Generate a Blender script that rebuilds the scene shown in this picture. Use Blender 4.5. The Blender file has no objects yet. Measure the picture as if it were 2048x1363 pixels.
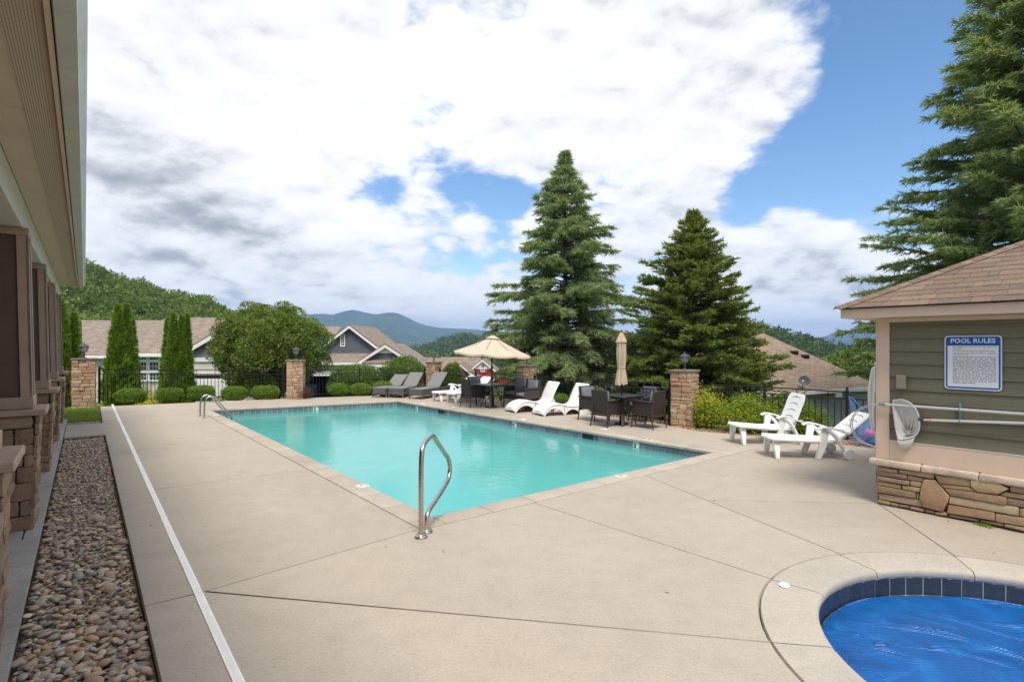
import bpy, bmesh, math, random
import numpy as np
from mathutils import Vector as V, Matrix
from mathutils.geometry import delaunay_2d_cdt
random.seed(7); rng = np.random.default_rng(7)
R = math.radians
scn = bpy.context.scene
col = scn.collection

# ------------------------------------------------------------------ camera, sky, sun, exposure
F, CAMH, YH = 1090.0, 1.95, 688.0            # focal length in photo pixels, eye height, horizon row
cam = bpy.data.cameras.new('camera'); cam.sensor_width = 36.0; cam.lens = F / 2048 * 36
cam.shift_y = (YH - 681.5) / 2048; cam.clip_start = 0.05; cam.clip_end = 30000
camo = bpy.data.objects.new('camera', cam); col.objects.link(camo)
camo.location = (0, 0, CAMH); camo.rotation_euler = (R(90), 0, 0); scn.camera = camo
scn.view_settings.view_transform = 'Standard'; scn.view_settings.look = 'None'
scn.view_settings.gamma = 1.0; scn.view_settings.use_curve_mapping = False
scn.view_settings.exposure = 1.52
scn.render.engine = 'CYCLES'
scn.cycles.max_bounces = 8; scn.cycles.diffuse_bounces = 3; scn.cycles.glossy_bounces = 4
scn.cycles.transparent_max_bounces = 12; scn.cycles.transmission_bounces = 4; scn.cycles.volume_bounces = 0
scn.cycles.caustics_reflective = False; scn.cycles.caustics_refractive = False
scn.cycles.sample_clamp_indirect = 6.0

SUNV = V((0.08, -0.47, 0.88)).normalized()
sl = bpy.data.lights.new('sun', 'SUN'); sl.energy = 1.4; sl.angle = R(22); sl.color = (1.0, 0.93, 0.82)
so = bpy.data.objects.new('sun', sl); col.objects.link(so)
so.rotation_euler = SUNV.to_track_quat('Z', 'Y').to_euler(); so.location = (0, 0, 60)

world = bpy.data.worlds.new('World'); scn.world = world; world.use_nodes = True
def build_world():
    nt = world.node_tree; nt.nodes.clear(); N = nt.nodes.new; Lk = nt.links.new
    def val(x, sock):
        if isinstance(x, (int, float)): sock.default_value = x
        else: Lk(x, sock)
    def m(op, a, b=0.0, c=None, clamp=False):
        n = N('ShaderNodeMath'); n.operation = op; n.use_clamp = clamp
        val(a, n.inputs[0]); val(b, n.inputs[1])
        if c is not None: val(c, n.inputs[2])
        return n.outputs[0]
    def sstep(x, a, b):
        n = N('ShaderNodeMapRange'); n.interpolation_type = 'SMOOTHSTEP'
        val(x, n.inputs[0]); n.inputs[1].default_value = a; n.inputs[2].default_value = b
        return n.outputs[0]
    tc = N('ShaderNodeTexCoord'); d = tc.outputs['Generated']
    sep = N('ShaderNodeSeparateXYZ'); Lk(d, sep.inputs[0])
    def plane(dz):                              # direction projected on the cloud layer, seen dz higher up
        zz = m('MAXIMUM', m('ADD', sep.outputs[2], dz), 0.0); zc = m('ADD', m('MULTIPLY', zz, 0.85), 0.30)
        c = N('ShaderNodeCombineXYZ'); Lk(m('DIVIDE', sep.outputs[0], zc), c.inputs[0]); Lk(m('DIVIDE', sep.outputs[1], zc), c.inputs[1]); Lk(m('MULTIPLY', zz, 1.6), c.inputs[2]); return c.outputs[0]
    pl0, pl1 = plane(0.0), plane(0.028)
    def noise(vec, scale, det, rough, dist=0.0, off=(0, 0, 0)):
        mp = N('ShaderNodeMapping'); mp.inputs['Location'].default_value = off; Lk(vec, mp.inputs[0])
        n = N('ShaderNodeTexNoise'); n.inputs['Scale'].default_value = scale; n.inputs['Detail'].default_value = det
        n.inputs['Roughness'].default_value = rough; n.inputs['Distortion'].default_value = dist
        Lk(mp.outputs[0], n.inputs['Vector']); return n.outputs[0]
    def density(vec):
        n = noise(vec, 2.3, 8, 0.58, 0.0); q = m('ABSOLUTE', m('SUBTRACT', noise(vec, 4.6, 4, 0.5, 0.0, (1.3, 4.1, 2.2)), 0.5))
        return m('ADD', m('MULTIPLY', m('SUBTRACT', n, 0.5), 1.35), m('MULTIPLY', m('SUBTRACT', q, 0.10), 0.9))
    def blob(px, py, deg, w):
        v = V(((px - 1024) / F, 1, (YH - py) / F)).normalized()
        dt = N('ShaderNodeVectorMath'); dt.operation = 'DOT_PRODUCT'; Lk(d, dt.inputs[0]); dt.inputs[1].default_value = v
        k = 1.0 / (1 - math.cos(R(deg)))
        e = m('EXPONENT', m('MULTIPLY', m('SUBTRACT', dt.outputs['Value'], 1.0), k))
        return m('MULTIPLY', e, w)
    def total(lst):
        t = None
        for b in lst:
            o = blob(*b); t = o if t is None else m('ADD', t, o)
        return t
    bias = total([(2010, 40, 9, -.55), (1870, 220, 7, -.48), (1730, 330, 4.5, -.36), (1580, 345, 3.4, -.34), (1480, 375, 2.6, -.28), (2080, 340, 8, -.45), (1760, 110, 4.5, -.34),
                  (760, 352, 2.8, -.30), (900, 370, 3.4, -.34), (1020, 398, 2.8, -.30), (1010, 480, 2.2, -.2), (940, 520, 1.6, -.16), (400, 210, 1.2, -.14),
                  (1400, 60, 10, .30), (1470, 210, 3.2, .26), (1150, 180, 9, .26), (1330, 430, 4, .26), (1620, 520, 5, .30), (560, 160, 12, .28), (280, 330, 12, .28), (700, 580, 9, .24), (1950, 500, 4, .2), (1800, 440, 3, .14), (1690, 470, 3, .16)])
    d0, d1 = density(pl0), density(pl1)
    cover = m('ADD', m('ADD', d0, bias), m('ADD', 0.565, m('MULTIPLY', sstep(sep.outputs[2], 0.16, 0.0), 0.25)))
    mask = sstep(cover, 0.36, 0.62)
    low = noise(pl0, 1.1, 4, 0.5, 0.2, (3.1, 7.7, 0))
    dark = total([(430, 460, 4.5, .20), (260, 440, 4.0, .17), (570, 490, 3.0, .15), (330, 350, 5, .08), (230, 270, 4, .06), (720, 560, 3, .10), (860, 590, 3, .06), (1640, 590, 3, .08), (1700, 600, 3, .06), (900, 200, 8, -.12), (560, 330, 3, -.16), (760, 460, 3, -.16), (330, 590, 2.5, -.10), (1300, 350, 5, -.10), (600, 100, 8, -.06)])
    sh = m('ADD', m('ADD', m('MULTIPLY', m('SUBTRACT', d1, d0), 1.0), m('MULTIPLY', m('SUBTRACT', low, 0.5), 0.55)), m('ADD', dark, 0.18))
    sh = m('ADD', sh, m('MULTIPLY', m('SUBTRACT', cover, 0.7), 0.10))
    sh = m('SUBTRACT', sh, m('MULTIPLY', sstep(sep.outputs[2], 0.14, 0.0), 0.16)); shade = sstep(sh, -0.04, 0.68)
    cr = N('ShaderNodeValToRGB'); Lk(shade, cr.inputs[0])
    cr.color_ramp.elements[0].color = (1.0, 1.0, 1.0, 1); cr.color_ramp.elements[1].color = (0.36, 0.375, 0.40, 1)
    e = cr.color_ramp.elements.new(0.42); e.color = (0.82, 0.83, 0.845, 1)
    sky = N('ShaderNodeTexSky'); sky.sky_type = 'NISHITA'; sky.sun_disc = False
    sky.sun_elevation = math.asin(SUNV.z); sky.sun_rotation = math.atan2(SUNV.x, SUNV.y); sky.altitude = 600
    sky.air_density = 1.0; sky.dust_density = 0.4; sky.ozone_density = 0.7
    bs = N('ShaderNodeBackground'); hs = N('ShaderNodeHueSaturation'); hs.inputs['Saturation'].default_value = 1.18; Lk(sky.outputs[0], hs.inputs['Color']); Lk(hs.outputs[0], bs.inputs[0]); bs.inputs[1].default_value = 0.068
    bc = N('ShaderNodeBackground'); Lk(cr.outputs[0], bc.inputs[0]); bc.inputs[1].default_value = 0.415
    mx = N('ShaderNodeMixShader'); Lk(mask, mx.inputs[0]); Lk(bs.outputs[0], mx.inputs[1]); Lk(bc.outputs[0], mx.inputs[2])
    o = N('ShaderNodeOutputWorld'); Lk(mx.outputs[0], o.inputs[0])
build_world()

# ------------------------------------------------------------------ helpers
def P(px, py, z=0.0):                         # point of the level z that the photo shows at a pixel
    Y = F * (CAMH - z) / (py - YH); return V(((px - 1024) / F * Y, Y, z))
def Q(px, py, Y):                             # point at a known distance
    return V(((px - 1024) / F * Y, Y, CAMH - (py - YH) * Y / F))
D1 = V((-0.617, 0.787, 0)); D2 = V((0.787, 0.617, 0))     # long and short direction of the deck
def UV(u, v, z=0.0): return D1 * u + D2 * v + V((0, 0, z))

def tag(o, label=None, cat=None, group=None, kind=None):
    if label: o['label'] = label
    if cat: o['category'] = cat
    if group: o['group'] = group
    if kind: o['kind'] = kind
    return o
def thing(name, label, cat, loc=(0, 0, 0), rz=0.0, group=None):
    o = bpy.data.objects.new(name, None); col.objects.link(o); o.location = loc; o.rotation_euler = (0, 0, rz)
    o.empty_display_size = 0.2
    return tag(o, label, cat, group)
def obj(name, me, parent=None, loc=None, rot=None, scale=None):
    o = bpy.data.objects.new(name, me); col.objects.link(o)
    if parent: o.parent = parent
    if loc is not None: o.location = loc
    if rot is not None: o.rotation_euler = rot
    if scale is not None: o.scale = scale
    return o
def dup(root, loc, rz, label=None, group=None):
    r = root.copy(); col.objects.link(r); r.location = loc; r.rotation_euler = (0, 0, rz)
    if label: r['label'] = label
    if group: r['group'] = group
    for ch in list(root.children):
        c = ch.copy(); col.objects.link(c); c.parent = r
        for g in ch.children:
            d = g.copy(); col.objects.link(d); d.parent = c
    return r

class MB:
    def __init__(s): s.v = []; s.f = []
    def add(s, vs, fs):
        n = len(s.v); s.v += [tuple(x) for x in vs]; s.f += [tuple(i + n for i in f) for f in fs]; return s
    def box(s, c, d, rot=None, taper=1.0):
        x, y, z = d[0] / 2, d[1] / 2, d[2] / 2; t = taper
        vs = [V(p) for p in ((-x, -y, -z), (x, -y, -z), (x, y, -z), (-x, y, -z), (-x * t, -y * t, z), (x * t, -y * t, z), (x * t, y * t, z), (-x * t, y * t, z))]
        if rot is not None: vs = [rot @ p for p in vs]
        c = V(c)
        return s.add([p + c for p in vs], [(0, 3, 2, 1), (4, 5, 6, 7), (0, 1, 5, 4), (1, 2, 6, 5), (2, 3, 7, 6), (3, 0, 4, 7)])
    def b2(s, lo, hi): 
        lo = V(lo); hi = V(hi); return s.box((lo + hi) / 2, hi - lo)
    def bar(s, a, b, w, h, up=(0, 0, 1)):      # rectangular bar from a to b
        a = V(a); b = V(b); d = (b - a); L = d.length; d.normalize(); up = V(up)
        sd = d.cross(up)
        if sd.length < 1e-4: sd = d.cross(V((1, 0, 0)))
        sd.normalize(); u = sd.cross(d)
        m = Matrix((d, sd, u)).transposed()
        return s.box((a + b) / 2, (L, w, h), m)
    def ext(s, pts, vec):                      # polygon extruded along a vector
        vec = V(vec); pts = [V(p) for p in pts]; n = len(pts)
        nrm = V((0, 0, 0))
        for i in range(n): nrm += pts[i].cross(pts[(i + 1) % n])
        if nrm.dot(vec) > 0: pts = pts[::-1]
        return s.add(pts + [p + vec for p in pts], [tuple(range(n)), tuple(range(2 * n - 1, n - 1, -1))] + [(i, i + n, (i + 1) % n + n, (i + 1) % n) for i in range(n)])
    def tube(s, pts, r, seg=8, closed=False, caps=True):
        pts = [V(p) for p in pts]; n = len(pts); rs = r if hasattr(r, '__len__') else [r] * n
        rings = []; prev = None
        for i in range(n):
            if closed: t = pts[(i + 1) % n] - pts[i - 1]
            else: t = pts[min(i + 1, n - 1)] - pts[max(i - 1, 0)]
            t.normalize()
            if prev is None:
                a = V((0, 0, 1)) if abs(t.z) < 0.9 else V((1, 0, 0)); x = t.cross(a).normalized()
            else:
                x = (prev - t * prev.dot(t)).normalized()
            prev = x; y = t.cross(x)
            rings.append([pts[i] + (x * math.cos(2 * math.pi * k / seg) + y * math.sin(2 * math.pi * k / seg)) * rs[i] for k in range(seg)])
        fs = []
        for i in range(n if closed else n - 1):
            j = (i + 1) % n
            for k in range(seg):
                q = (k + 1) % seg; fs.append((i * seg + k, i * seg + q, j * seg + q, j * seg + k))
        if not closed and caps: fs += [tuple(range(seg - 1, -1, -1)), tuple((n - 1) * seg + k for k in range(seg))]
        return s.add([p for r_ in rings for p in r_], fs)
    def lathe(s, prof, seg=16, c=(0, 0, 0), caps=True):   # profile of (radius, z)
        c = V(c); n = len(prof); vs = []; fs = []
        for r, z in prof:
            vs += [c + V((r * math.cos(2 * math.pi * k / seg), r * math.sin(2 * math.pi * k / seg), z)) for k in range(seg)]
        for i in range(n - 1):
            for k in range(seg):
                q = (k + 1) % seg; fs.append((i * seg + k, i * seg + q, (i + 1) * seg + q, (i + 1) * seg + k))
        if caps: fs += [tuple(range(seg - 1, -1, -1)), tuple((n - 1) * seg + k for k in range(seg))]
        return s.add(vs, fs)
    def mesh(s, name, mat, smooth=False, bevel=0.0, seg=1):
        me = bpy.data.meshes.new(name); me.from_pydata(s.v, [], s.f)
        if bevel or smooth:
            bm = bmesh.new(); bm.from_mesh(me)
            if bevel:
                bmesh.ops.bevel(bm, geom=[e for e in bm.edges if len(e.link_faces) == 2 and e.calc_face_angle(0) > 0.5], offset=bevel, segments=seg, affect='EDGES', profile=0.5)
            if smooth:
                for f in bm.faces: f.smooth = True
                for e in bm.edges:
                    if len(e.link_faces) == 2 and e.calc_face_angle(0) > 0.75: e.smooth = False
            bm.to_mesh(me); bm.free()
        if mat: me.materials.append(mat)
        return me
    def build(s, name, mat, parent=None, smooth=False, bevel=0.0, seg=1, loc=None, rot=None):
        return obj(name, s.mesh(name, mat, smooth, bevel, seg), parent, loc, rot)

def spline(pts, n=6, closed=False):
    pts = [V(p) for p in pts]; out = []; m = len(pts)
    for i in range(m if closed else m - 1):
        g = (lambda k: pts[k % m]) if closed else (lambda k: pts[max(0, min(m - 1, k))])
        p0, p1, p2, p3 = g(i - 1), g(i), g(i + 1), g(i + 2)
        for k in range(n):
            t = k / n
            out.append(0.5 * ((2 * p1) + (p2 - p0) * t + (2 * p0 - 5 * p1 + 4 * p2 - p3) * t * t + (3 * p1 - p0 - 3 * p2 + p3) * t ** 3))
    if not closed: out.append(pts[-1])
    return out
def mesh_np(name, verts, faces, mat, smooth=False, tint=None):
    me = bpy.data.meshes.new(name); verts = np.asarray(verts, np.float32); faces = np.asarray(faces, np.int32)
    k = faces.shape[1]
    me.vertices.add(len(verts)); me.vertices.foreach_set('co', verts.ravel())
    me.loops.add(faces.size); me.loops.foreach_set('vertex_index', faces.ravel())
    me.polygons.add(len(faces)); me.polygons.foreach_set('loop_start', np.arange(0, faces.size, k, dtype=np.int32))
    if smooth: me.polygons.foreach_set('use_smooth', np.ones(len(faces), bool))
    if tint is not None:
        a = me.attributes.new('tint', 'FLOAT', 'POINT'); a.data.foreach_set('value', np.asarray(tint, np.float32))
    me.update(calc_edges=True)
    if mat: me.materials.append(mat)
    return me

# ------------------------------------------------------------------ materials
class NT:
    def __init__(s, name):
        s.m = bpy.data.materials.new(name); s.m.use_nodes = True; s.t = s.m.node_tree
        s.b = s.t.nodes['Principled BSDF']; s.out = s.t.nodes['Material Output']
    def n(s, typ, **kw):
        o = s.t.nodes.new(typ)
        for k, v in kw.items():
            if k in o.inputs: 
                if isinstance(v, bpy.types.NodeSocket): s.t.links.new(v, o.inputs[k])
                else: o.inputs[k].default_value = v
            else: setattr(o, k, v)
        return o
    def l(s, a, b): s.t.links.new(a, b)
    def co(s, kind='Object', scale=None, rot=None):
        c = s.n('ShaderNodeTexCoord').outputs[kind]
        if scale is not None or rot is not None:
            mp = s.n('ShaderNodeMapping'); s.l(c, mp.inputs[0])
            if scale is not None: mp.inputs['Scale'].default_value = scale
            if rot is not None: mp.inputs['Rotation'].default_value = rot
            c = mp.outputs[0]
        return c
    def noise(s, vec, scale, det=4, rough=0.55, dist=0.0):
        n = s.n('ShaderNodeTexNoise'); s.l(vec, n.inputs['Vector']); n.inputs['Scale'].default_value = scale
        n.inputs['Detail'].default_value = det; n.inputs['Roughness'].default_value = rough; n.inputs['Distortion'].default_value = dist
        return n.outputs[0]
    def ramp(s, fac, stops, interp='LINEAR'):
        r = s.n('ShaderNodeValToRGB'); s.l(fac, r.inputs[0]); cr = r.color_ramp; cr.interpolation = interp
        while len(cr.elements) < len(stops): cr.elements.new(0.5)
        for e, (p, c) in zip(cr.elements, stops): e.position = p; e.color = (c[0], c[1], c[2], 1) if hasattr(c, '__len__') else (c, c, c, 1)
        return r.outputs[0]
    def mix(s, a, b, fac, mode='MIX'):
        x = s.n('ShaderNodeMix'); x.data_type = 'RGBA'; x.blend_type = mode
        for v, i in ((fac, 0), (a, 6), (b, 7)):
            if isinstance(v, bpy.types.NodeSocket): s.l(v, x.inputs[i])
            else: x.inputs[i].default_value = v if i == 0 else (v[0], v[1], v[2], 1)
        return x.outputs[2]
    def bump(s, h, dist=0.01, strength=1.0, to=None):
        b = s.n('ShaderNodeBump'); b.inputs['Distance'].default_value = dist; b.inputs['Strength'].default_value = strength
        s.l(h, b.inputs['Height']); s.l(b.outputs[0], (to or s.b).inputs['Normal']); return b.outputs[0]
    def set(s, color=None, rough=None, metal=None, spec=None):
        for v, k in ((color, 'Base Color'), (rough, 'Roughness'), (metal, 'Metallic'), (spec, 'Specular IOR Level')):
            if v is None: continue
            if isinstance(v, bpy.types.NodeSocket): s.l(v, s.b.inputs[k])
            else: s.b.inputs[k].default_value = (v[0], v[1], v[2], 1) if k == 'Base Color' else v
        return s.m

def plain(name, c, rough=0.5, metal=0.0, var=0.12, scale=8.0, bump=0.0, bscale=60.0, spec=0.4):
    t = NT(name); co = t.co()
    n = t.noise(co, scale, 5, 0.6)
    c2 = [x * (1 - var) for x in c]; c3 = [min(1, x * (1 + var * .6)) for x in c]
    t.set(t.ramp(n, [(0.3, c2), (0.7, c3)]), None, metal, spec)
    t.l(t.ramp(t.noise(co, scale * 3, 4), [(0.3, max(0, rough - .08)), (0.7, min(1, rough + .08))]), t.b.inputs['Roughness'])
    if bump: t.bump(t.noise(co, bscale, 3), bump)
    return t.m

def m_concrete(name, base=(.425, .37, .302), speck=True, dirt=0.09):
    t = NT(name); co = t.co()
    big = t.noise(co, 0.55, 6, 0.62, 0.3); mid = t.noise(co, 4.0, 6, 0.7); fine = t.noise(co, 150, 3, 0.7)
    geo = t.n('ShaderNodeObjectInfo').outputs['Random']
    d = [x * (1 - dirt) for x in base]; l = [min(1, x * 1.10) for x in base]
    c = t.ramp(big, [(0.25, d), (0.5, base), (0.8, l)])
    c = t.mix(c, t.ramp(mid, [(0.3, .86), (0.55, 1.0), (0.75, 1.04)]), 0.6, 'MULTIPLY')
    c = t.mix(c, t.ramp(fine, [(0.3, .66), (0.5, 1.0), (0.72, 1.2)]), 0.75, 'MULTIPLY')
    g2 = t.noise(co, 42, 4, 0.75)
    c = t.mix(c, t.ramp(g2, [(0.3, .80), (0.5, 1.0), (0.7, 1.12)]), 0.7, 'MULTIPLY')
    broom = t.noise(t.co('Object', (3, 60, 1), (0, 0, 0.67)), 6, 4, 0.6)
    c = t.mix(c, t.ramp(broom, [(0.3, .86), (0.7, 1.06)]), 0.45, 'MULTIPLY')
    c = t.mix(c, t.ramp(geo, [(0.0, .94), (1.0, 1.04)]), 1.0, 'MULTIPLY')
    vo = t.n('ShaderNodeTexVoronoi'); t.l(co, vo.inputs['Vector']); vo.inputs['Scale'].default_value = 2.3
    spots = t.ramp(vo.outputs['Distance'], [(0.012, .55), (0.03, 1.0)])
    c = t.mix(c, spots, 0.55, 'MULTIPLY')
    scf = t.noise(co, 1.6, 8, 0.75, 1.5)
    c = t.mix(c, (.50, .44, .36), t.ramp(scf, [(0.60, 0.0), (0.74, 0.22)]), 'MIX')
    st = t.noise(t.co('Object', (0.35, 2.5, 1), (0, 0, 0.67)), 1.2, 5, 0.65, 0.6)
    c = t.mix(c, t.ramp(st, [(0.55, 1.0), (0.80, (.88, .86, .84))]), 0.5, 'MULTIPLY')
    t.set(c, 0.82, 0, 0.25); t.bump(fine, 0.0012, 0.6); return t.m

def m_stone(name, stops, rough=.85, bump=.012, detail=9.0):
    t = NT(name); oi = t.n('ShaderNodeObjectInfo')
    co = t.co('Object'); 
    w = t.n('ShaderNodeVectorMath', operation='ADD'); t.l(co, w.inputs[0]); 
    sc = t.n('ShaderNodeVectorMath', operation='SCALE'); t.l(oi.outputs['Location'], sc.inputs[0]); sc.inputs['Scale'].default_value = 3.7
    t.l(sc.outputs[0], w.inputs[1]); co = w.outputs[0]
    c = t.ramp(oi.outputs['Random'], stops)
    n = t.noise(co, detail * .35, 6, 0.65, 0.4)
    c = t.mix(c, t.ramp(n, [(0.25, (.62, .58, .55)), (0.5, (1, 1, 1)), (0.75, (1.18, 1.1, 1.0))]), 0.85, 'MULTIPLY')
    f = t.noise(co, detail * 2.5, 5, 0.7)
    c = t.mix(c, t.ramp(f, [(0.3, .7), (0.65, 1.1)]), 0.5, 'MULTIPLY')
    t.set(c, rough, 0, 0.25); t.bump(t.mix(n, f, 0.4), bump, 0.8); return t.m

def m_shingle(name, cols, w=.3, h=.14, proj=None, use_uv=False):
    t = NT(name); co = t.co('UV' if use_uv else 'Object')
    br = t.n('ShaderNodeTexBrick'); t.l(co, br.inputs['Vector']); br.offset = 0.37
    br.inputs['Scale'].default_value = 1.0; br.inputs['Brick Width'].default_value = w; br.inputs['Row Height'].default_value = h
    br.inputs['Mortar Size'].default_value = 0.008; br.inputs['Bias'].default_value = 0.0
    br.inputs['Color1'].default_value = (*cols[0], 1); br.inputs['Color2'].default_value = (*cols[1], 1); br.inputs['Mortar'].default_value = (*[x * .6 for x in cols[0]], 1)
    n = t.noise(co, 1.6, 6, 0.7)
    c = t.mix(br.outputs['Color'], t.ramp(n, [(0.3, .82), (0.7, 1.15)]), 0.8, 'MULTIPLY')
    c = t.mix(c, t.ramp(t.noise(co, 60, 2), [(0.3, .8), (0.7, 1.15)]), 0.6, 'MULTIPLY')
    t.set(c, 0.9, 0, 0.2); t.bump(br.outputs['Fac'], -0.01); return t.m

def m_siding(name, c, h=.12, axis=2):
    t = NT(name); co = t.co('Object'); s = t.n('ShaderNodeSeparateXYZ'); t.l(co, s.inputs[0])
    a = t.n('ShaderNodeMath', operation='FRACT'); q = t.n('ShaderNodeMath', operation='DIVIDE'); t.l(s.outputs[axis], q.inputs[0]); q.inputs[1].default_value = h
    t.l(q.outputs[0], a.inputs[0])
    n = t.noise(co, 3.0, 4)
    t.set(t.mix(c, t.ramp(n, [(0.3, .9), (0.7, 1.06)]), 0.8, 'MULTIPLY'), 0.6, 0, 0.3)
    t.bump(a.outputs[0], -0.02); return t.m

def m_leaf(name, stops, trans=.28, rough=.5, attr=False, spec=.25):
    t = NT(name)
    if attr:
        a = t.n('ShaderNodeAttribute'); a.attribute_name = 'tint'; f0 = a.outputs['Fac']
        f = t.mix(f0, t.n('ShaderNodeNewGeometry').outputs['Random Per Island'], 0.30)
    else: f = t.n('ShaderNodeNewGeometry').outputs['Random Per Island']
    c = t.ramp(f, [(p_, [min(.8, x * 1.6) for x in c_]) for p_, c_ in stops])
    t.set(c, rough, 0, spec)
    tr = t.n('ShaderNodeBsdfTranslucent'); t.l(t.mix(c, (1.0, .98, .45), 1.0, 'MULTIPLY'), tr.inputs['Color'])
    mx = t.n('ShaderNodeMixShader'); mx.inputs[0].default_value = trans
    t.l(t.b.outputs[0], mx.inputs[1]); t.l(tr.outputs[0], mx.inputs[2]); t.l(mx.outputs[0], t.out.inputs[0]); return t.m

def m_wicker(name, c):
    t = NT(name); co = t.co('Object')
    w1 = t.n('ShaderNodeTexWave'); w1.bands_direction = 'Z'; t.l(co, w1.inputs[0]); w1.inputs['Scale'].default_value = 34; w1.inputs['Distortion'].default_value = .6
    w2 = t.n('ShaderNodeTexWave'); w2.bands_direction = 'DIAGONAL'; t.l(co, w2.inputs[0]); w2.inputs['Scale'].default_value = 22; w2.inputs['Distortion'].default_value = .4
    f = t.mix(w1.outputs[0], w2.outputs[0], .5)
    t.set(t.ramp(f, [(0.15, [x * .55 for x in c]), (0.8, [x * 1.25 for x in c])]), 0.5, 0, 0.4); t.bump(f, 0.004, 0.8); return t.m

def m_glass(name, c=(.05, .06, .07)):
    t = NT(name); co = t.co('Object')
    t.set(t.ramp(t.noise(co, 1.5, 3), [(0.3, [x * .6 for x in c]), (0.7, [x * 1.5 for x in c])]), 0.06, 0, 0.6); return t.m

M = {}
M['deck'] = m_concrete('deck_concrete')
M['coping'] = m_concrete('coping_concrete', (.46, .40, .33), dirt=.2)
M['spa_coping'] = m_concrete('spa_coping_concrete', (.46, .415, .35), dirt=.22)
M['joint'] = plain('joint_filler', (.055, .043, .034), .95, var=.3, scale=20)
M['ledge'] = m_concrete('stamped_concrete', (.44, .40, .355), dirt=.3)
M['white'] = plain('white_paint', (.80, .79, .77), .45, var=.05, scale=2)
M['plastic'] = plain('white_plastic', (.83, .83, .82), .38, var=.05, scale=3)
M['plastic2'] = plain('white_weave_plastic', (.80, .80, .78), .5, var=.06, scale=40, bump=.002, bscale=90)
M['grate'] = plain('white_grate_plastic', (.88, .87, .84), .5, var=.10, scale=3)
M['iron'] = plain('black_iron', (.016, .016, .017), .45, var=.3, scale=12)
M['bronze'] = plain('lamp_metal', (.10, .105, .115), .4, .6, var=.35, scale=14)
M['steel'] = plain('stainless_steel', (.52, .48, .43), .30, 1.0, var=.14, scale=10)
M['alu'] = plain('pole_aluminium', (.66, .66, .65), .35, .35, var=.08, scale=5)
M['tan'] = plain('beige_trim_paint', (.70, .53, .405), .6, var=.05, scale=3, bump=.001, bscale=70)
M['frieze'] = plain('cream_beam_paint', (.66, .58, .47), .6, var=.06, scale=3)
M['gutter'] = plain('gutter_aluminium', (.58, .585, .51), .45, var=.14, scale=2.2)
M['brown'] = plain('taupe_board_paint', (.46, .325, .235), .6, var=.12, scale=3, bump=.0015, bscale=50)
M['dbrown'] = plain('dark_brown_panel', (.145, .09, .06), .55, var=.12, scale=4)
M['canvas'] = plain('tan_canvas', (.60, .47, .36), .9, var=.06, scale=5, bump=.001, bscale=200, spec=.1)
M['canvas2'] = plain('beige_canvas', (.56, .42, .30), .9, var=.10, scale=6, bump=.001, bscale=200, spec=.1)
M['wicker'] = m_wicker('brown_wicker', (.042, .030, .025))
M['gwicker'] = m_wicker('grey_wicker', (.115, .112, .108))
M['gfab'] = plain('grey_sling', (.19, .19, .185), .8, var=.08, scale=60)
M['cushion'] = plain('grey_cushion', (.20, .21, .235), .9, var=.08, scale=9, spec=.15)
M['ttop'] = plain('dark_table_top', (.040, .043, .050), .25, var=.2, scale=6)
M['tframe'] = plain('dark_table_frame', (.05, .05, .053), .4, var=.2, scale=6)
M['tile_white'] = plain('white_tile', (.82, .81, .77), .3, var=.06, scale=10)
M['ink'] = plain('black_ink', (.015, .015, .015), .5, var=.1)
M['red_ink'] = plain('red_ink', (.55, .08, .05), .5, var=.1)
M['sign_blue'] = plain('sign_blue', (.012, .12, .42), .35, var=.05)
M['sign_white'] = plain('sign_white', (.82, .83, .85), .35, var=.03)
M['text_ink'] = plain('sign_text_ink', (.10, .10, .11), .5, var=.1)
M['net'] = plain('net_mesh_fabric', (.60, .57, .53), .85, var=.12, scale=16, bump=.003, bscale=120)
M['navy'] = plain('navy_plastic', (.03, .05, .10), .4)
M['pink'] = plain('faded_pink_grip', (.62, .36, .32), .6)
M['teal'] = plain('teal_bracket', (.12, .36, .36), .5)
M['red_siding'] = m_siding('red_siding', (.36, .035, .028), .14)
M['grey_siding'] = m_siding('blue_grey_siding', (.10, .113, .128), .13)
M['lgrey_siding'] = m_siding('light_grey_siding', (.22, .235, .26), .13)
M['cream_siding'] = m_siding('cream_siding', (.56, .53, .46), .13)
M['wall_grey'] = m_siding('pale_grey_siding', (.40, .39, .38), .11)
M['roof_tan'] = m_shingle('tan_shingle_roof', ((.33, .25, .19), (.42, .33, .26)))
M['roof_brown'] = m_shingle('brown_shingle_roof', ((.30, .20, .145), (.37, .26, .19)))
M['glass'] = m_glass('window_glass')
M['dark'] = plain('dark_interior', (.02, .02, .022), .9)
M['ball'] = plain('pink_ball', (.55, .12, .24), .5)
M['float'] = plain('buoy_foam', (.66, .50, .22), .7, var=.2)
M['blue_fab'] = plain('blue_fabric', (.05, .22, .62), .7, var=.25, scale=9)
M['bark'] = plain('bark', (.11, .085, .065), .9, var=.35, scale=9, bump=.02, bscale=25)
M['mulch'] = plain('mulch', (.30, .20, .125), .95, var=.45, scale=16, bump=.02, bscale=40)
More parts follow.
